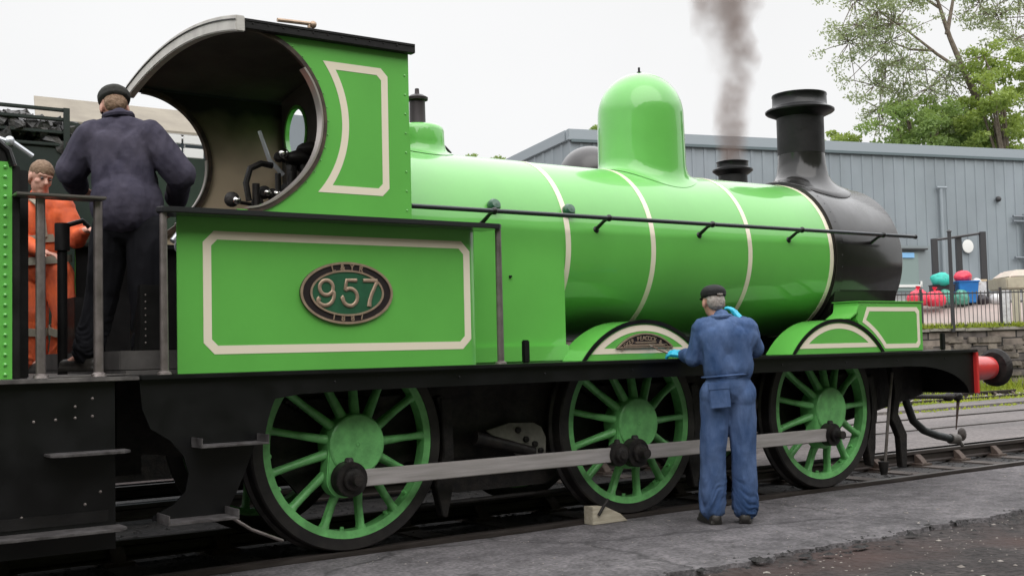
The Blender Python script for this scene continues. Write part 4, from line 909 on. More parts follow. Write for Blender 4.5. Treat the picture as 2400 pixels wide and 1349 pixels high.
for x, y in ((2.403, -.80), (4.643, -.80), (0, .80), (2.403, .80), (4.643, .80)):
    q = copy_tree(w0, L); q.location = (x, y, .686)
    if y > 0: q.rotation_euler = (0, 0, PI)
# coupling rods
PX, PZ = -.09, .478
def rod(x0, x1, name='coupling_rod'):
    m = MB(); m.box(x0, x1, -.972, -.932, PZ-.054, PZ+.054); return m.build(name, ST, L, 0, .006)
ra = rod(PX+.09, 2.403+PX-.20); rb = rod(2.403+PX+.07, 4.643+PX-.07)
def eye(x, r, parent, d0=-.985, d1=-.90, oil=True):
    m = MB(); m.lathe([(0, r), (abs(d0-d1), r*.98)], (x, d1, PZ), (0, -1, 0), 28); m.lathe([(abs(d0-d1), r*.62), (abs(d0-d1)+.03, r*.62), (abs(d0-d1)+.035, r*.4), (abs(d0-d1)+.05, r*.38), (abs(d0-d1)+.052, 0)], (x, d1, PZ), (0, -1, 0), 20)
    m.lathe([(0, r*.3), (.03, r*.22)], (x, (d0+d1)/2, PZ+r*.93), (0, 0, 1), 10)
    m.build('rod_end', OIL, parent, 30, .004)
eye(PX, .112, ra); eye(2.403+PX, .108, rb); eye(2.403+PX-.19, .088, ra, -.99, -.925); eye(4.643+PX, .098, rb)
m = MB(); m.box(PX-.0, 2.403+PX, .935, .970, PZ-.05, PZ+.05); m.box(2.403+PX+.001, 4.643+PX, .935, .970, PZ-.05, PZ+.05); m.build('coupling_rod', ST, L, 0)

# ================================================================== GREEN TENDER (left edge)
T = thing('tender', (-3.6, 0, 0), 'green riveted tender with black frame and steps coupled at the left edge', 'tender')
ts = MB().box(-6.4, -2.13, -1.10, -1.09, 1.176, 2.32).build('side_panel', G, T, 0)
MB().box(-6.4, -2.13, 1.09, 1.10, 1.176, 2.32).build('side_panel', G, T, 0)
MB().tube([(-6.4, -1.10, 2.47), (-2.35, -1.10, 2.47), (-2.22, -1.10, 2.44), (-2.15, -1.10, 2.38), (-2.125, -1.10, 2.30)], .02, 8).build('coping_bead', BK, ts)
MB().prism([(-6.4, 2.32), (-2.13, 2.32), (-2.15, 2.38), (-2.22, 2.43), (-2.35, 2.46), (-6.4, 2.46)], -1.10, -1.09).build('side_coping', BKM, ts, 0)
mb = MB(); rivets(mb, [(x, -1.10, 1.20+.052*i) for i in range(22) for x in (-2.165,)], .011, h=.012); rivets(mb, [(-2.205, -1.10, 1.2+.13*i) for i in range(9)], .009); mb.build('rivets', G, ts)
MB().box(-2.129, -2.09, -1.10, 1.10, 1.176, 2.30).build('front_sheet', BKM, T, 0, .004)
MB().box(-6.4, -1.50, -1.215, 1.215, 1.150, 1.172).build('footplate', mat('dusty_footplate', (.05, .045, .043), .7, c2=(.14, .13, .12), vs=6), T, 0, .003)
MB().prism([(-2.16, 1.15), (-1.86, 1.172), (-1.49, 1.178), (-1.49, 1.184), (-1.86, 1.180), (-2.0, 1.176)], -1.0, 1.0).build('fall_plate', MATS['dusty_footplate'], T, 0)
hr = MB().box(-2.13, -1.665, -1.20, -1.06, 2.135, 2.152).build('handrail_cap', mat('worn_bronze_rail', (.22, .20, .19), .3, .6), T, 0, .005)
for x in (-1.995, -1.695): MB().lathe([(0, .042), (.014, .038), (.024, .026), (.955, .024)], (x, -1.13, 1.176), (0, 0, 1), 14).build('handrail_post', PST, T, 30)
MB().box(-6.4, -1.62, -1.17, -1.155, .25, 1.1495).build('frame_plate', BK, T, 0)
MB().box(-6.4, -1.66, 1.155, 1.17, .25, 1.1495).build('frame_plate', BK, T, 0)
MB().box(-6.3, -1.75, -1.0, 1.0, .5, 1.149).build('underframe', OIL, T, 0)
mb = MB(); rivets(mb, [(-2.04, -1.17, .95), (-1.93, -1.17, .955), (-1.83, -1.17, .96), (-1.74, -1.17, .965), (-1.83, -1.17, 1.02), (-1.74, -1.17, 1.06), (-1.70, -1.17, .56), (-1.78, -1.17, .50), (-2.1, -1.17, .46)], .009); mb.build('rivets', PST, T)
for x0, x1, z, dd in ((-1.99, -1.57, .768, .17), (-2.32, -1.60, .365, .20)):
    m = MB().prism([(x0, -1.1705), (x0, -1.17-dd+.03), (x0+.04, -1.17-dd), (x1-.05, -1.17-dd), (x1, -1.17-dd+.06), (x1, -1.1705)], z, z+.014, 'z'); m.build('tender_step', MATS['worn_step'], T, 0, .002)
MB().box(-2.35, -1.66, -1.176, -1.1705, .40, .46).build('step_backing', BKM, T, 0)
m = MB(); m.tube([(-2.35, -1.0, 2.51), (-2.15, -1.0, 2.45), (-2.10, -1.0, 2.44), (-2.0, -.98, 2.38)], .014, 8); m.ell((-2.12, -1.0, 2.45), .026, 10, 8); m.build('fire_iron', WHT, T)
m = MB(); m.cyl((-1.62, -.1, 1.176), (-1.62, -.1, 2.06), .03); m.cyl((-1.62, -.1, 1.95), (-1.62, -.1, 2.12), .045); m.tube([(-1.62, -.1, 2.10), (-1.50, -.12, 2.14), (-1.46, -.12, 2.10)], .016, 8); m.build('brake_column', BKM, T)
MB().box(-2.089, -2.02, -.98, -.90, 1.176, 2.30).build('corner_post', BKM, T, 0, .006); MB().box(-2.089, -2.02, .2, .9, 1.3, 2.2).build('tool_box', BKM, T, 0, .006)
for x in (-3.0, -4.9):
    for s_ in (-1, 1):
        m = MB().lathe([(0, .0), (0, .45), (.01, .45), (.01, .56), (.13, .56), (.13, .1)], (x, s_*.80, .56), (0, -s_, 0), 40); m.build('wheel', TYRE, T, 30)
# chock under the middle wheel
MB().box(-6.3, -1.52, -.58, .58, .30, 1.145).build('drag_box', OIL, T, 0)
m = MB(); m.box(-1.52, -1.2, -.3, .3, .55, 1.1); m.build('drawbar', OIL, T, 0)
ck = thing('wheel_chock', (2.1, -.8, 0), 'pale timber block chocking the middle driving wheel', 'chock')
MB().prism([(1.92, -.028), (2.26, -.028), (2.19, .03), (2.05, .095), (1.92, .105)], -.90, -.795).build('block', WOOD, ck, 0, .004)
MB().tube([(1.97, -.905, .04), (2.01, -.915, .10), (2.06, -.915, .15)], .012, 8).build('rope_loop', OIL, ck)

# ================================================================== BLACK LOCOMOTIVE ON THE TRACK BEHIND
B = thing('steam_locomotive', (5.5, 3.5, 0), 'black steam locomotive on the track behind, smoking from its chimney', 'locomotive')
Y0 = 3.5
bm = MB().lathe([(0, 0), (0, .68), (5.1, .68)], (2.6, Y0, 2.05), (1, 0, 0), 48).build('boiler', BK, B, 40)
MB().lathe([(0, .70), (1.1, .70), (1.13, .68), (1.14, 0)], (7.5, Y0, 2.05), (1, 0, 0), 48).build('smokebox', SMK, B, 40)
m = MB().lathe([(2.6, .50), (2.75, .43), (2.9, .40), (3.1, .385), (3.42, .375)]+[(3.42+.35*math.sin(R(a)), .375*math.cos(R(a))) for a in range(6, 90, 6)]+[(3.77, 0)], (5.60, Y0, 0), (0, 0, 1), 40); m.build('dome', mat('sooty_dome_black', (.02, .018, .018), .35, coat=.4, coat_r=.2, c2=(.035, .03, .03), vs=4), B, 50)
cb = MB().lathe([(2.6, .34), (2.75, .26), (2.9, .21), (3.6, .195)], (8.13, Y0, 0), (0, 0, 1), 40, False).build('chimney', BKM, B, 40)
MB().lathe([(3.58, .197), (3.62, .25), (3.64, .275), (3.66, .275), (3.67, .235), (3.69, .215), (3.75, .21), (3.765, .22), (3.775, .2), (3.76, .15), (3.2, .15)], (8.13, Y0, 0), (0, 0, 1), 40, False).build('chimney_cap', BK, cb, 40)
MB().box(-.2+.6, 9.0, Y0-1.2, Y0+1.2, 1.12, 1.16).build('running_plate', BK, B, 0)
for s_ in (-1, 1): MB().box(.4, 9.0, Y0+s_*.6-.015, Y0+s_*.6+.015, .5, 1.119).build('frame_plate', OIL, B, 0)
MB().box(1.2, 2.8, Y0-.9, Y0+.9, .25, 1.119).build('ashpan', OIL, B, 0)
MB().box(9.001, 9.04, Y0-1.2, Y0+1.2, .8, 1.15).build('buffer_beam', RED, B, 0)
m = MB(); m.box(1.25, 2.6, Y0-1.1, Y0-1.07, 1.161, 2.6); m.box(1.25, 2.6, Y0+1.07, Y0+1.1, 1.161, 2.6); m.box(2.57, 2.6, Y0-1.069, Y0+1.069, 1.161, 3.2); m.build('cab', TGR, B, 0)
MB().box(1.3, 2.62, Y0-1.08, Y0+1.08, 3.2, 3.23).build('cab_roof', BKM, B, 0)
wb = wheel_proto(BKM, TYRE, B); wb.location = (3.0, Y0-.8, .686)
for x, y in ((5.2, -.8), (7.6, -.8), (3.0, .8), (5.2, .8), (7.6, .8)):
    q = copy_tree(wb, B); q.location = (x, Y0+y, .686)
    if y > 0: q.rotation_euler = (0, 0, PI)
TB = thing('tender', (-2.5, 3.5, 0), 'dark tender with open coal rails standing behind the crew', 'tender')
MB().box(-6.5, .9, Y0-1.1, Y0+1.1, 1.25, 3.04).build('tank', TGR, TB, 0, .01)
MB().box(-6.5, 1.0, Y0-1.2, Y0+1.2, 1.12, 1.2).build('footplate', BKM, TB, 0)
MB().box(-6.5, .9, Y0-1.0, Y0-.97, .22, 1.119).build('frame_plate', OIL, TB, 0)
for z in (3.06, 3.165, 3.275, 3.355):
    MB().box(-6.5, -.93, Y0-1.12, Y0-1.08, z-.014, z+.014).build('coal_rail', TGR, TB, 0, .005)
    MB().box(-6.5, -.93, Y0+1.08, Y0+1.12, z-.014, z+.014).build('coal_rail', TGR, TB, 0, .005)
for x in (-.95, -1.9, -2.8, -3.7): MB().box(x-.025, x+.025, Y0-1.135, Y0-1.12, 2.9, 3.37).build('rail_stanchion', TGR, TB, 0)
MB().prism([(-.93, 3.04), (-.93, 3.27), (-.80, 3.25), (-.55, 3.12), (-.3, 3.04)], Y0-1.10, Y0-1.085).build('side_curve', TGR, TB, 0)
for x in (-5.3, -3.4, -1.0):
    MB().lathe([(0, 0), (0, .56), (.13, .56)], (x, Y0-.8, .56), (0, 1, 0), 32).build('wheel', TYRE, TB, 30)
def lumps(name, n, fx, m, label, sm):
    mb = MB(); base = [(0, 0, 1), (1, 0, .1), (.3, .9, -.1), (-.9, .4, .1), (-.4, -.9, 0), (.7, -.7, -.1), (0, 0, -1)]
    F = [(0, 1, 2), (0, 2, 3), (0, 3, 4), (0, 4, 5), (0, 5, 1), (6, 2, 1), (6, 3, 2), (6, 4, 3), (6, 5, 4), (6, 1, 5)]
    for _ in range(n):
        p, s = fx(), sm*random.uniform(.5, 1.5); rot = Euler((random.uniform(0, 6), random.uniform(0, 6), random.uniform(0, 6))).to_matrix()
        mb.add([Vector(p)+rot @ (Vector(q)*s*random.uniform(.7, 1.2)) for q in base], F)
    o = mb.build(name, m, None, 0, fix=False); tag(o, label, 'coal', kind='stuff')
def cf():
    x = random.uniform(-6.3, -.2); y = random.uniform(2.42, 4.5); top = 3.14+.30*math.sin((y-2.4)/2.1*PI)**.5*max(0, min(1, (-.35-x)/.8))+.05*noise.noise((x*2, y*2, 0))
    return (x, y, top-random.random()**2*.15)
lumps('coal', 6500, cf, COAL, 'lumps of dusty black coal heaped behind the coal rails of the dark tender', .062)

# shed behind the dark tender
S = thing('shed', (3, 9, 0), 'low shed with beige sheet roof and white windows behind the tender', 'shed')
m = MB(); m.add([(.36, 9.0, 4.60), (6.2, 9.0, 4.58), (6.2, 9.9, 5.10), (.55, 9.9, 5.10), (.36, 9.0, 4.56), (6.2, 9.0, 4.54), (6.2, 9.9, 5.06), (.55, 9.9, 5.06)], [(0, 1, 2, 3), (7, 6, 5, 4), (0, 4, 5, 1), (1, 5, 6, 2), (2, 6, 7, 3), (3, 7, 4, 0)]); m.build('roof', BEI, S, 0)
MB().box(.6, 6.1, 9.2, 9.4, -.12, 4.53).build('wall', mat('shed_wall_grey', (.12, .15, .17), .7), S, 0)
for z in (4.50, 4.56): MB().box(1.4, 4.2, 9.12, 9.16, z-.012, z+.012).build('gutter', BEI, S, 0)
k = 0
x = 1.75
while x < 3.3:
    f = MB(); f.box(x, x+.30, 8.93, 8.97, 4.40, 4.53); f.box(x, x+.30, 8.93, 8.97, 4.20, 4.345); f.box(x+.01, x+.03, 8.94, 8.96, 4.345, 4.40); f.build('window', WIN, S, 0, .01); x += .33
MB().box(3.35, 6.2, 8.9, 8.95, 2.5, 5.0).build('cladding', CLAD, S, 0)
# ================================================================== PEOPLE
def V3(*a): return Vector(a)
def capsule(mb, a, b, ra, rb, n=14, m=5):
    a = Vector(a); b = Vector(b); d = b-a; Ln = d.length; prof = []
    for k in range(m+1): t = -PI/2+PI/2*k/m; prof.append((ra*math.sin(t), max(1e-4, ra*math.cos(t))))
    for k in range(m+1): t = PI/2*k/m; prof.append((Ln+rb*math.sin(t), max(1e-4, rb*math.cos(t))))
    mb.lathe(prof, a, d, n)
def ello(mb, c, r, X, Y, Z): mb.ell(c, r, 20, 14, (X, Y, Z))
def remesh(mb, name, m, parent, vox, wr=0.0, ws=9, it=2, aniso=(1, 1, 1)):
    me = bpy.data.meshes.new('tmp'); me.from_pydata(mb.v, [], mb.f); b = bmesh.new(); b.from_mesh(me); bmesh.ops.recalc_face_normals(b, faces=b.faces); b.to_mesh(me); b.free()
    o = bpy.data.objects.new('tmp', me); col.objects.link(o)
    md = o.modifiers.new('r', 'REMESH'); md.mode = 'VOXEL'; md.voxel_size = vox
    ms = o.modifiers.new('s', 'SMOOTH'); ms.iterations = it; ms.factor = .5
    dg = bpy.context.evaluated_depsgraph_get(); dg.update(); e = o.evaluated_get(dg); n = bpy.data.meshes.new_from_object(e); bpy.data.objects.remove(o)
    if wr:
        crease = 'coverall' in name or 'trousers' in name; K = len(n.vertices); co = np.empty(K*3, 'f'); no = np.empty(K*3, 'f'); n.vertices.foreach_get('co', co); n.vertices.foreach_get('normal', no)
        zlo = float(co[2::3].min())
        for i in range(K):
            x, y, z = co[3*i:3*i+3].tolist(); q = Vector((x*ws*aniso[0], y*ws*aniso[1], z*ws*aniso[2]))
            h_ = max(0., 1-(z-zlo)/.38) if crease else 0; qq = Vector((x*7, y*7, z*26+6*noise.noise((x*6, y*6, z*3)))); k = wr*(.9*noise.noise(q)+.75*(.3-abs(noise.noise(q*1.6+Vector((9, 9, 1)))))+2.2*h_*(.25-abs(noise.noise(qq))))
            co[3*i:3*i+3] += no[3*i:3*i+3]*k
        n.vertices.foreach_set('co', co); n.update()
    n.name = name; n.materials.clear(); n.materials.append(m); n.shade_smooth()
    o = bpy.data.objects.new(name, n); col.objects.link(o); attach(o, parent); return o
def hand(mb, wr, dr, palm_n, s=1.0, grow=0.0, curl=.5):
    """palm, five fingers; dr = direction the hand points, palm_n = normal out of the palm"""
    dr = Vector(dr).normalized(); pn = Vector(palm_n); pn = (pn-dr*pn.dot(dr)).normalized(); sd_ = dr.cross(pn)
    c = Vector(wr)+dr*.05*s
    mb.obox(c, dr, sd_, pn, .042*s+grow, .036*s+grow, .011*s+grow); capsule(mb, Vector(wr)-dr*.02, Vector(wr)+dr*.03, .024*s+grow, .024*s+grow, 10, 3)
    for i, (o_, ln) in enumerate(((-.031, .070), (-.011, .080), (.010, .075), (.030, .060))):
        p = c+dr*.040*s+sd_*o_*s; d = dr.copy(); r = .0088*s+grow
        for j, fr in enumerate((.42, .32, .26)):
            d = (d+pn*(curl*(.5+.5*j+.1*i))).normalized(); q = p+d*ln*fr*s; capsule(mb, p, q, r, r*.92, 8, 3); p = q; r *= .93
    p = c-dr*.015*s-sd_*.034*s; d = (dr*.7-sd_*.7+pn*.35).normalized()
    for ln in (.034, .028): q = p+d*ln*s; capsule(mb, p, q, .0108*s+grow, .010*s+grow, 8, 3); p = q; d = (d+dr*.4+pn*.3).normalized()
def head(mb, c, f, u, s=1.0):
    """c centre of the skull, f facing direction"""
    f = Vector(f).normalized(); u = Vector(u).normalized(); u = (u-f*u.dot(f)).normalized(); r = f.cross(u)
    P = lambda a, b_, d: Vector(c)+r*a*s+f*b_*s+u*d*s
    ello(mb, P(0, -.008, .03), (.077*s, .096*s, .088*s), r, f, u); ello(mb, P(0, .022, -.035), (.060*s, .068*s, .078*s), r, f, u); ello(mb, P(0, .055, -.085), (.030*s, .030*s, .026*s), r, f, u)
    capsule(mb, P(0, .082, .012), P(0, .104, -.022), .009*s, .014*s, 10, 3)                      # nose
    for q in (-1, 1):
        capsule(mb, P(.012*q, .083, .030), P(.045*q, .068, .030), .011*s, .009*s, 8, 3)           # brow
        ello(mb, P(.036*q, .052, -.02), (.026*s, .026*s, .024*s), r, f, u)                       # cheek
        ello(mb, P(.078*q, -.004, -.010), (.010*s, .020*s, .032*s), r, f, u)                      # ear
    capsule(mb, P(-.020, .078, -.052), P(.020, .078, -.052), .008*s, .008*s, 8, 3)               # lips
    return P
def bridge(a, b, t): return Vector(a).lerp(Vector(b), t)
def figure(base, label, J, fwd, headf, ss, cloth, sleeve=(.055, .048, .042), leg=(.098, .080, .078), belly=.0, scale=1.0, cat='person', lower=None):
    t = thing('person', base, label, cat); f = Vector(fwd).normalized(); u = (Vector(J['neck'])-Vector(J['pelvis'])).normalized(); r = f.cross(u).normalized(); f2 = u.cross(r)
    pel, neck = Vector(J['pelvis']), Vector(J['neck']); ch = bridge(pel, neck, .68)
    def torso(mb, g, hips=True):
        if hips: ello(mb, pel+u*.02, ((.165+g)*ss, .115+g+belly*.5, .125+g), r, f2, u)
        else: ello(mb, bridge(pel, neck, .12), ((.168+g)*ss, .145+g+belly, .22), r, f2, u)
        ello(mb, bridge(pel, neck, .33)+f2*.01, ((.150+g)*ss, .108+g+belly, .15+g), r, f2, u)
        ello(mb, ch, ((.172+g)*ss, .115+g, .17+g), r, f2, u)
        for sd_ in 'LR':
            S_ = Vector(J['sh'+sd_]); capsule(mb, bridge(neck, S_, .15)-u*.035, S_, .062+g, .062+g); capsule(mb, bridge(S_, pel, .12), bridge(ch, pel, .3)+(S_-neck)*.35, .08+g, .08+g)
            capsule(mb, bridge(neck, S_, .55)-u*.10-f2*(.025+g*.5), bridge(pel, neck, .35)+(S_-neck)*.45-f2*(.02+g*.5), .075+g, .085+g)
            Hp = Vector(J['hip'+sd_])
            if hips: ello(mb, Hp-f2*.012+u*.0, (.090+g, .092+g, .11+g), r, f2, u)
    body = MB(); torso(body, 0); capsule(body, neck-u*.06, Vector(J['head'])-Vector((0, 0, .03)), .058, .056)
    for sd_ in 'LR':
        capsule(body, J['sh'+sd_], J['el'+sd_], .048, .040); capsule(body, J['el'+sd_], J['wr'+sd_], .040, .026)
        hd = J.get('hd'+sd_); hand(body, J['wr'+sd_], hd[0], hd[1], 1, 0, hd[2])
        capsule(body, J['hip'+sd_], J['kn'+sd_], .082, .056); capsule(body, J['kn'+sd_], J['an'+sd_], .055, .038); capsule(body, J['an'+sd_], Vector(J['an'+sd_])+Vector(J['toe'+sd_])*.14-V3(0, 0, .05), .038, .03)
    P = head(body, J['head'], headf, J.get('headup', (0, 0, 1)))
    bo = remesh(body, 'body', SKIN, t, .0055, 0, it=2)
    for q in (-1, 1):
        MB().ell(P(.031*q, .083, .008), .0105, 10, 8).build('eye', MATS.get('eye') or mat('eye', (.05, .04, .04), .2), bo)
    for sd_ in 'LR':
        sh = MB(); a = Vector(J['an'+sd_]); d = Vector(J['toe'+sd_]).normalized(); fl = Vector((a.x, a.y, J['ground']))
        capsule(sh, fl-d*.05+V3(0, 0, .045), fl+d*.17+V3(0, 0, .038), .045, .038); capsule(sh, a+V3(0, 0, .03), fl-d*.02+V3(0, 0, .05), .052, .050); sh.obox(fl+d*.06+V3(0, 0, .012), d, V3(0, 0, 1).cross(d), (0, 0, 1), .135, .044, .012)
        remesh(sh, 'boot', BOOT, t, .007)
    c = MB(); LG = MB(); g = .020; torso(c, g, not lower)
    if lower: ello(LG, pel, (.175*ss, .138, .19), r, f2, u); ello(LG, bridge(pel, neck, .20), (.176*ss, .150+belly, .15), r, f2, u)
    for sd_ in 'LR':
        capsule(c, J['sh'+sd_], J['el'+sd_], sleeve[0]+.012, sleeve[0]); ew = bridge(J['el'+sd_], J['wr'+sd_], J.get('sleeve', .86)); capsule(c, J['el'+sd_], ew, sleeve[1]+.004, sleeve[2])
        K = Vector(J['kn'+sd_]); A_ = Vector(J['an'+sd_]); Hp = Vector(J['hip'+sd_])
        lg = c if not lower else LG; capsule(lg, Hp, K, leg[0]+.006, leg[1]); capsule(lg, K, bridge(K, A_, .93), leg[1], leg[2])
    capsule(c, neck-u*.045, neck+u*.022, .068, .060)
    co = remesh(c, *cloth[:1], cloth[1], t, .0085, .015, 6.5, 2, (1.7, 1.7, .6))
    if lower: remesh(LG, lower[0], lower[1], t, .0085, .015, 6.5, 2, (1.7, 1.7, .6))
    return t, P, c, co, dict(u=u, r=r, f=f2)
def hair_shell(P, m, parent, back=True, k=1.0, front=0):
    h = MB(); R_ = [P(1, 0, 0)-P(0, 0, 0), P(0, 1, 0)-P(0, 0, 0), P(0, 0, 1)-P(0, 0, 0)]
    h.ell(P(0, -.016+.010*front, .046+.004*front), (.080*k, (.092+.004*front)*k, .082*k), 24, 16, R_); h.ell(P(0, -.055, .0), (.070*k, .055*k, .07*k), 20, 12, R_)
    remesh(h, 'hair', m, parent, .006, .004, 60, 1)

# --- man in blue coverall, back to camera, painting the splasher
gz = -.03
J = dict(ground=gz, pelvis=V3(2.706, -1.537, 0.943), neck=V3(2.689, -1.509, 1.451), head=V3(2.684, -1.441, 1.585), shL=V3(2.565, -1.434, 1.385), shR=V3(2.835, -1.626, 1.384), elL=V3(2.520, -1.384, 1.173), wrL=V3(2.575, -1.225, 1.205), elR=V3(2.915, -1.621, 1.240), wrR=V3(2.985, -1.425, 1.455), hipL=V3(2.632, -1.484, 0.905), hipR=V3(2.787, -1.589, 0.901), knL=V3(2.609, -1.464, 0.486), knR=V3(2.795, -1.590, 0.481), anL=V3(2.615, -1.432, 0.06), anR=V3(2.817, -1.566, 0.06),
    toeL=V3(.35, .9, 0), toeR=V3(.75, .6, 0), hdL=((-.5, 1, .15), (.5, .2, -1), .55), hdR=((-.15, .6, .75), (-.3, .9, -.3), .35), headup=(.05, .1, 1), sleeve=.9)
t, P, c, co, ax = figure((2.74, -1.5, gz), 'man in blue coverall and black cap standing with his back turned, painting the splasher', J, (.58, .81, 0), (.42, .9, -.12), .92, ('coverall', BLUE), (.066, .058, .050), (.105, .094, .098), .02)
u, r, f = ax['u'], ax['r'], ax['f']
m = MB(); pel = J['pelvis']
A = [Vector((math.cos(a), math.sin(a))) for a in np.linspace(0, 2*PI, 49)[:-1]]
bc = bridge(J['pelvis'], J['neck'], .20)
pts = [bc+r*(a.x*.179)+f*(a.y*.145) for a in A]
m.tube(pts+[pts[0], pts[1]], .008, 8); m.build('belt', BLUE, t)
m = MB(); pc = J['hipL']-f*.142-u*.01+r*.005; m.obox(pc, r, f, u, .075, .010, .085); m.obox(pc+u*.075-f*.006, r, f, u, .080, .008, .028)
m.build('back_pocket', BLUE, t, 0, .006)
m = MB(); cc = bridge(J['neck'], J['head'], .10); pts = [cc+r*(a.x*.072)+f*(a.y*.07)+u*(.012 if a.y < 0 else -.01) for a in A]; m.tube(pts+[pts[0], pts[1]], .018, 8); m.build('collar', BLUE, t)
g_ = MB(); hand(g_, J['wrL'], *J['hdL'][:2], 1.0, .003, J['hdL'][2]); capsule(g_, bridge(J['wrL'], J['elL'], .22), J['wrL'], .038, .031); remesh(g_, 'glove', GLV, t, .005)
g_ = MB(); hand(g_, J['wrR'], *J['hdR'][:2], 1.0, .003, J['hdR'][2]); capsule(g_, bridge(J['wrR'], J['elR'], .2), J['wrR'], .038, .031); remesh(g_, 'glove', GLV, t, .005)
hair_shell(P, GHAIR, t, k=.985)
def cap(P, m, parent, brim=True, k=1.0, back=False, name='cap'):
    R_ = [P(1, 0, 0)-P(0, 0, 0), P(0, 1, 0)-P(0, 0, 0), P(0, 0, 1)-P(0, 0, 0)]; h = MB()
    h.ell(P(0, -.012, .068), (.094*k, .108*k, .062*k), 28, 14, R_); h.ell(P(0, -.012, .048), (.092*k, .107*k, .030*k), 28, 14, R_)
    if brim: h.ell(P(0, .10, .045), (.072, .065, .010), 24, 8, R_)
    return remesh(h, name, m, parent, .006, .003, 22, 1)
kp = cap(P, CAPB, t)
MB().obox(P(0.012, -.117, .042), P(1, 0, 0)-P(0, 0, 0), P(0, 1, 0)-P(0, 0, 0), P(0, 0, 1)-P(0, 0, 0), .022, .003, .007).build('strap_opening', GHAIR, kp, 0, .003)
br_ = thing('paintbrush', (2.42, -1.12, 1.22), 'thin paintbrush held in the cyan glove against the splasher plate', 'paintbrush')
tip = V3(2.40, -1.022, 1.285); hb = J['wrL']+V3(-.045, .10, .0)
MB().tube([hb, bridge(hb, tip, .45), bridge(hb, tip, .8)], [.004, .006, .005], 8).build('handle', mat('brush_handle', (.10, .05, .03), .4), br_)
MB().tube([bridge(hb, tip, .8), bridge(hb, tip, .9)], .006, 8).build('ferrule', PST, br_)
MB().tube([bridge(hb, tip, .9), tip], [.006, .002], 8).build('bristles', mat('bristles', (.2, .17, .12), .9), br_)

# --- driver in dark navy, back to camera, between cab and tender
gz = 1.20
J = dict(ground=gz, pelvis=V3(-1.379, -0.638, 2.123), neck=V3(-1.405, -0.567, 2.70), head=V3(-1.410, -0.485, 2.795), shL=V3(-1.560, -0.527, 2.595), shR=V3(-1.275, -0.709, 2.595), elL=V3(-1.655, -0.449, 2.40), wrL=V3(-1.569, -0.258, 2.33), elR=V3(-1.105, -0.787, 2.37), wrR=V3(-1.06, -0.566, 2.25), hipL=V3(-1.451, -0.582, 2.061), hipR=V3(-1.299, -0.690, 2.057), knL=V3(-1.487, -0.468, 1.658), knR=V3(-1.279, -0.677, 1.649), anL=V3(-1.566, -0.450, 1.30), anR=V3(-1.269, -0.662, 1.30),
    toeL=V3(-.5, .8, 0), toeR=V3(.5, .9, 0), hdL=((.5, .7, -.1), (0, 0, -1), .4), hdR=((0, .7, -.5), (-1, 0, 0), .4), sleeve=.95)
t, P, c, co, ax = figure((-1.4, -.6, gz), 'stout man in dark navy workwear and flat cap, back turned, on the engine footplate', J, (.42, .9, 0), (.15, 1, -.45), 1.12, ('jacket', NAVY), (.092, .078, .068), (.110, .100, .09), .05, lower=('trousers', mat('black_trousers', (.010, .010, .013), .9, bump=.004, bs=18, spec=.2)))
hair_shell(P, HAIR, t, k=.96)
kp = cap(P, mat('dark_cloth_cap', (.022, .022, .02), .9, c2=(.035, .035, .03), vs=20), t, True, 1.04)
u, r, f = ax['u'], ax['r'], ax['f']
m = MB(); cc = bridge(J['neck'], J['head'], .12); pts = [cc+r*(a.x*.078)+f*(a.y*.075)+u*(.02 if a.y < 0 else -.01) for a in A]; m.tube(pts+[pts[0], pts[1]], .02, 8); m.build('collar', NAVY, t)

# --- fireman in orange hi-vis, beyond the tender handrail, looking down to the right
J = dict(ground=1.185, pelvis=V3(-1.430, 1.077, 1.924), neck=V3(-1.481, 1.056, 2.425), head=V3(-1.488, .995, 2.56), shL=V3(-1.345, 0.941, 2.345), shR=V3(-1.585, 1.130, 2.360), elL=V3(-1.285, 0.840, 2.125), wrL=V3(-1.27, 0.66, 2.165), elR=V3(-1.60, 1.02, 2.105), wrR=V3(-1.517, 0.836, 2.024), hipL=V3(-1.365, 1.022, 1.891), hipR=V3(-1.499, 1.145, 1.897), knL=V3(-1.333, 0.959, 1.599), knR=V3(-1.491, 1.109, 1.605), anL=V3(-1.333, 1.070, 1.27), anR=V3(-1.485, 1.174, 1.27),
    toeL=V3(.4, -1, 0), toeR=V3(0, -1, 0), hdL=((.8, -.6, .05), (0, 0, -1), .5), hdR=((.6, -.6, -.2), (0, 0, -1), .4), headup=(.20, -.2, 1), sleeve=.88)
t, P, c, co, ax = figure((-1.43, 1.08, 1.185), 'young man in orange hi-vis coverall looking down behind the tender handrail', J, (.35, -.93, 0), (.22, -.93, -.28), .92, ('coverall', ORG), (.064, .056, .048), (.100, .088, .082), .0)
hair_shell(P, HAIR, t, k=1.0, front=1)
u, r, f = ax['u'], ax['r'], ax['f']
def hoop(c0, rx, ry, wd, name, par, m=REFL, U=None, Rr=None, Ff=None):
    U = U or u; Rr = Rr or r; Ff = Ff or f; mb = MB(); n = 40; vs = []
    for s_ in (-1, 1):
        for o_ in (0, .004):
            for i in range(n):
                a = 2*PI*i/n; vs.append(Vector(c0)+Rr*((rx+o_)*math.cos(a))+Ff*((ry+o_)*math.sin(a))+U*(s_*wd/2))
    fs = []
    for i in range(n): j = (i+1) % n; fs += [(i, j, 2*n+j, 2*n+i), (n+i, 3*n+i, 3*n+j, n+j), (i, n+i, n+j, j), (2*n+i, 2*n+j, 3*n+j, 3*n+i)]
    mb.add(vs, fs); mb.build(name, m, par, 40)
hoop(bridge(J['pelvis'], J['neck'], .42), .182, .148, .055, 'waist_tape', t); hoop(bridge(J['pelvis'], J['neck'], .12), .188, .152, .055, 'hip_tape', t)
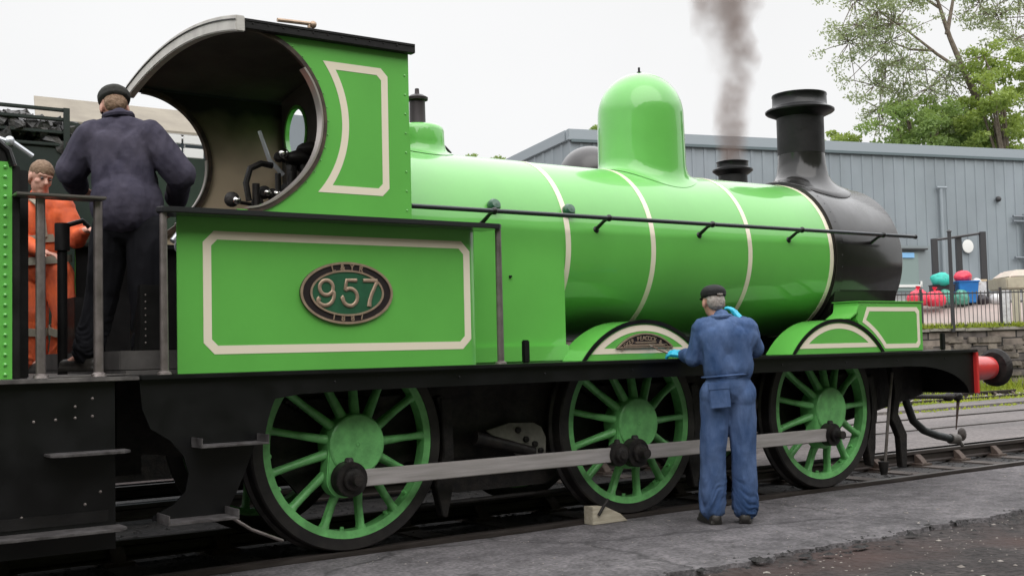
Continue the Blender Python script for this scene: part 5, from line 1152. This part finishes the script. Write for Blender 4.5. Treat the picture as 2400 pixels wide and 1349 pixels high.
for sd_ in 'LR':
    K = J['kn'+sd_]; A2 = J['an'+sd_]; U = (K-A2).normalized(); Rr = U.cross(V3(0, 1, 0)).normalized(); Ff = U.cross(Rr); hoop(bridge(K, A2, .35), .094, .094, .055, 'leg_tape', t, REFL, U, Rr, Ff)
m = MB()
for q in (-1, 1):
    pts = [J['neck']+r*(q*.095)+f*(.02)+u*.01, J['neck']+r*(q*.10)+f*.125-u*.05, J['neck']+r*(q*.095)+f*.150-u*.14, bridge(J['pelvis'], J['neck'], .45)+r*(q*.09)+f*.148]
    for a_, b_ in zip(pts[:-1], pts[1:]): m.obox((a_+b_)/2, b_-a_, r, (b_-a_).cross(r), (b_-a_).length/2+.004, .024, .004)
m.build('shoulder_tape', REFL, t, 0)

# ================================================================== SMOKE
def smoke():
    mb = MB(); rings = []; n = 28
    for k in range(24):
        z = 3.70+k*.20; tt = k/23
        rings.append((8.13+.18*tt+.08*math.sin(k*.7), 3.5+.1*tt, z, .20+.75*tt**.8))
    vs = []; fs = []
    for (x, y, z, rr) in rings:
        for i in range(n): a = 2*PI*i/n; vs.append((x+rr*math.cos(a), y+rr*math.sin(a), z))
    for k in range(23):
        for i in range(n): j = (i+1) % n; fs.append((k*n+i, k*n+j, (k+1)*n+j, (k+1)*n+i))
    fs += [tuple(range(n))[::-1], tuple(23*n+i for i in range(n))]
    mb.add(vs, fs)
    m = bpy.data.materials.new('smoke'); m.use_nodes = True; nt = m.node_tree; nt.nodes.clear()
    o_ = nt.nodes.new('ShaderNodeOutputMaterial'); pv = nt.nodes.new('ShaderNodeVolumePrincipled'); nt.links.new(pv.outputs[0], o_.inputs['Volume'])
    pv.inputs['Color'].default_value = (.42, .31, .265, 1); pv.inputs['Anisotropy'].default_value = .2
    tc = nt.nodes.new('ShaderNodeTexCoord'); sp = nt.nodes.new('ShaderNodeSeparateXYZ'); nt.links.new(tc.outputs['Object'], sp.inputs[0])
    def mth(op, a, b=None, c=None):
        q = nt.nodes.new('ShaderNodeMath'); q.operation = op
        for i, v in enumerate((a, b, c)):
            if v is None: continue
            if isinstance(v, (int, float)): q.inputs[i].default_value = v
            else: nt.links.new(v, q.inputs[i])
        return q.outputs[0]
    h = mth('SUBTRACT', sp.outputs['Z'], 3.7)                      # height above the chimney
    wob = nt.nodes.new('ShaderNodeTexNoise'); wob.inputs['Scale'].default_value = 1.3; wob.inputs['Detail'].default_value = 4; nt.links.new(tc.outputs['Object'], wob.inputs[0])
    sc_ = nt.nodes.new('ShaderNodeSeparateXYZ'); nt.links.new(wob.outputs[1], sc_.inputs[0])
    amp = mth('MINIMUM', mth('MULTIPLY', h, .65), 1.3)
    cx = mth('ADD', mth('ADD', mth('MULTIPLY', h, .04), 8.13), mth('MULTIPLY', mth('SUBTRACT', sc_.outputs[0], .5), amp))
    cy = mth('ADD', mth('ADD', mth('MULTIPLY', h, .02), 3.5), mth('MULTIPLY', mth('SUBTRACT', sc_.outputs[1], .5), amp))
    dx = mth('SUBTRACT', sp.outputs['X'], cx); dy = mth('SUBTRACT', sp.outputs['Y'], cy)
    rr = mth('SQRT', mth('ADD', mth('MULTIPLY', dx, dx), mth('MULTIPLY', dy, dy)))
    rad = mth('ADD', mth('MULTIPLY', h, .125), .22)
    q = mth('DIVIDE', rr, rad); fall = mth('MAXIMUM', mth('SUBTRACT', 1.0, mth('MULTIPLY', q, q)), 0.0)
    nz = nt.nodes.new('ShaderNodeTexNoise'); nz.inputs['Scale'].default_value = 2.6; nz.inputs['Detail'].default_value = 5; nt.links.new(tc.outputs['Object'], nz.inputs[0])
    nn = mth('MAXIMUM', mth('MULTIPLY', mth('SUBTRACT', nz.outputs[0], .36), 4.5), .25)
    den = mth('MULTIPLY', mth('MULTIPLY', fall, nn), mth('DIVIDE', 4.0, mth('ADD', mth('MULTIPLY', h, .35), .8)))
    nt.links.new(den, pv.inputs['Density'])
    o = mb.build('smoke', m, None, 60); tag(o, 'thin brownish smoke rising from the black chimney behind', 'smoke', kind='stuff')
smoke()
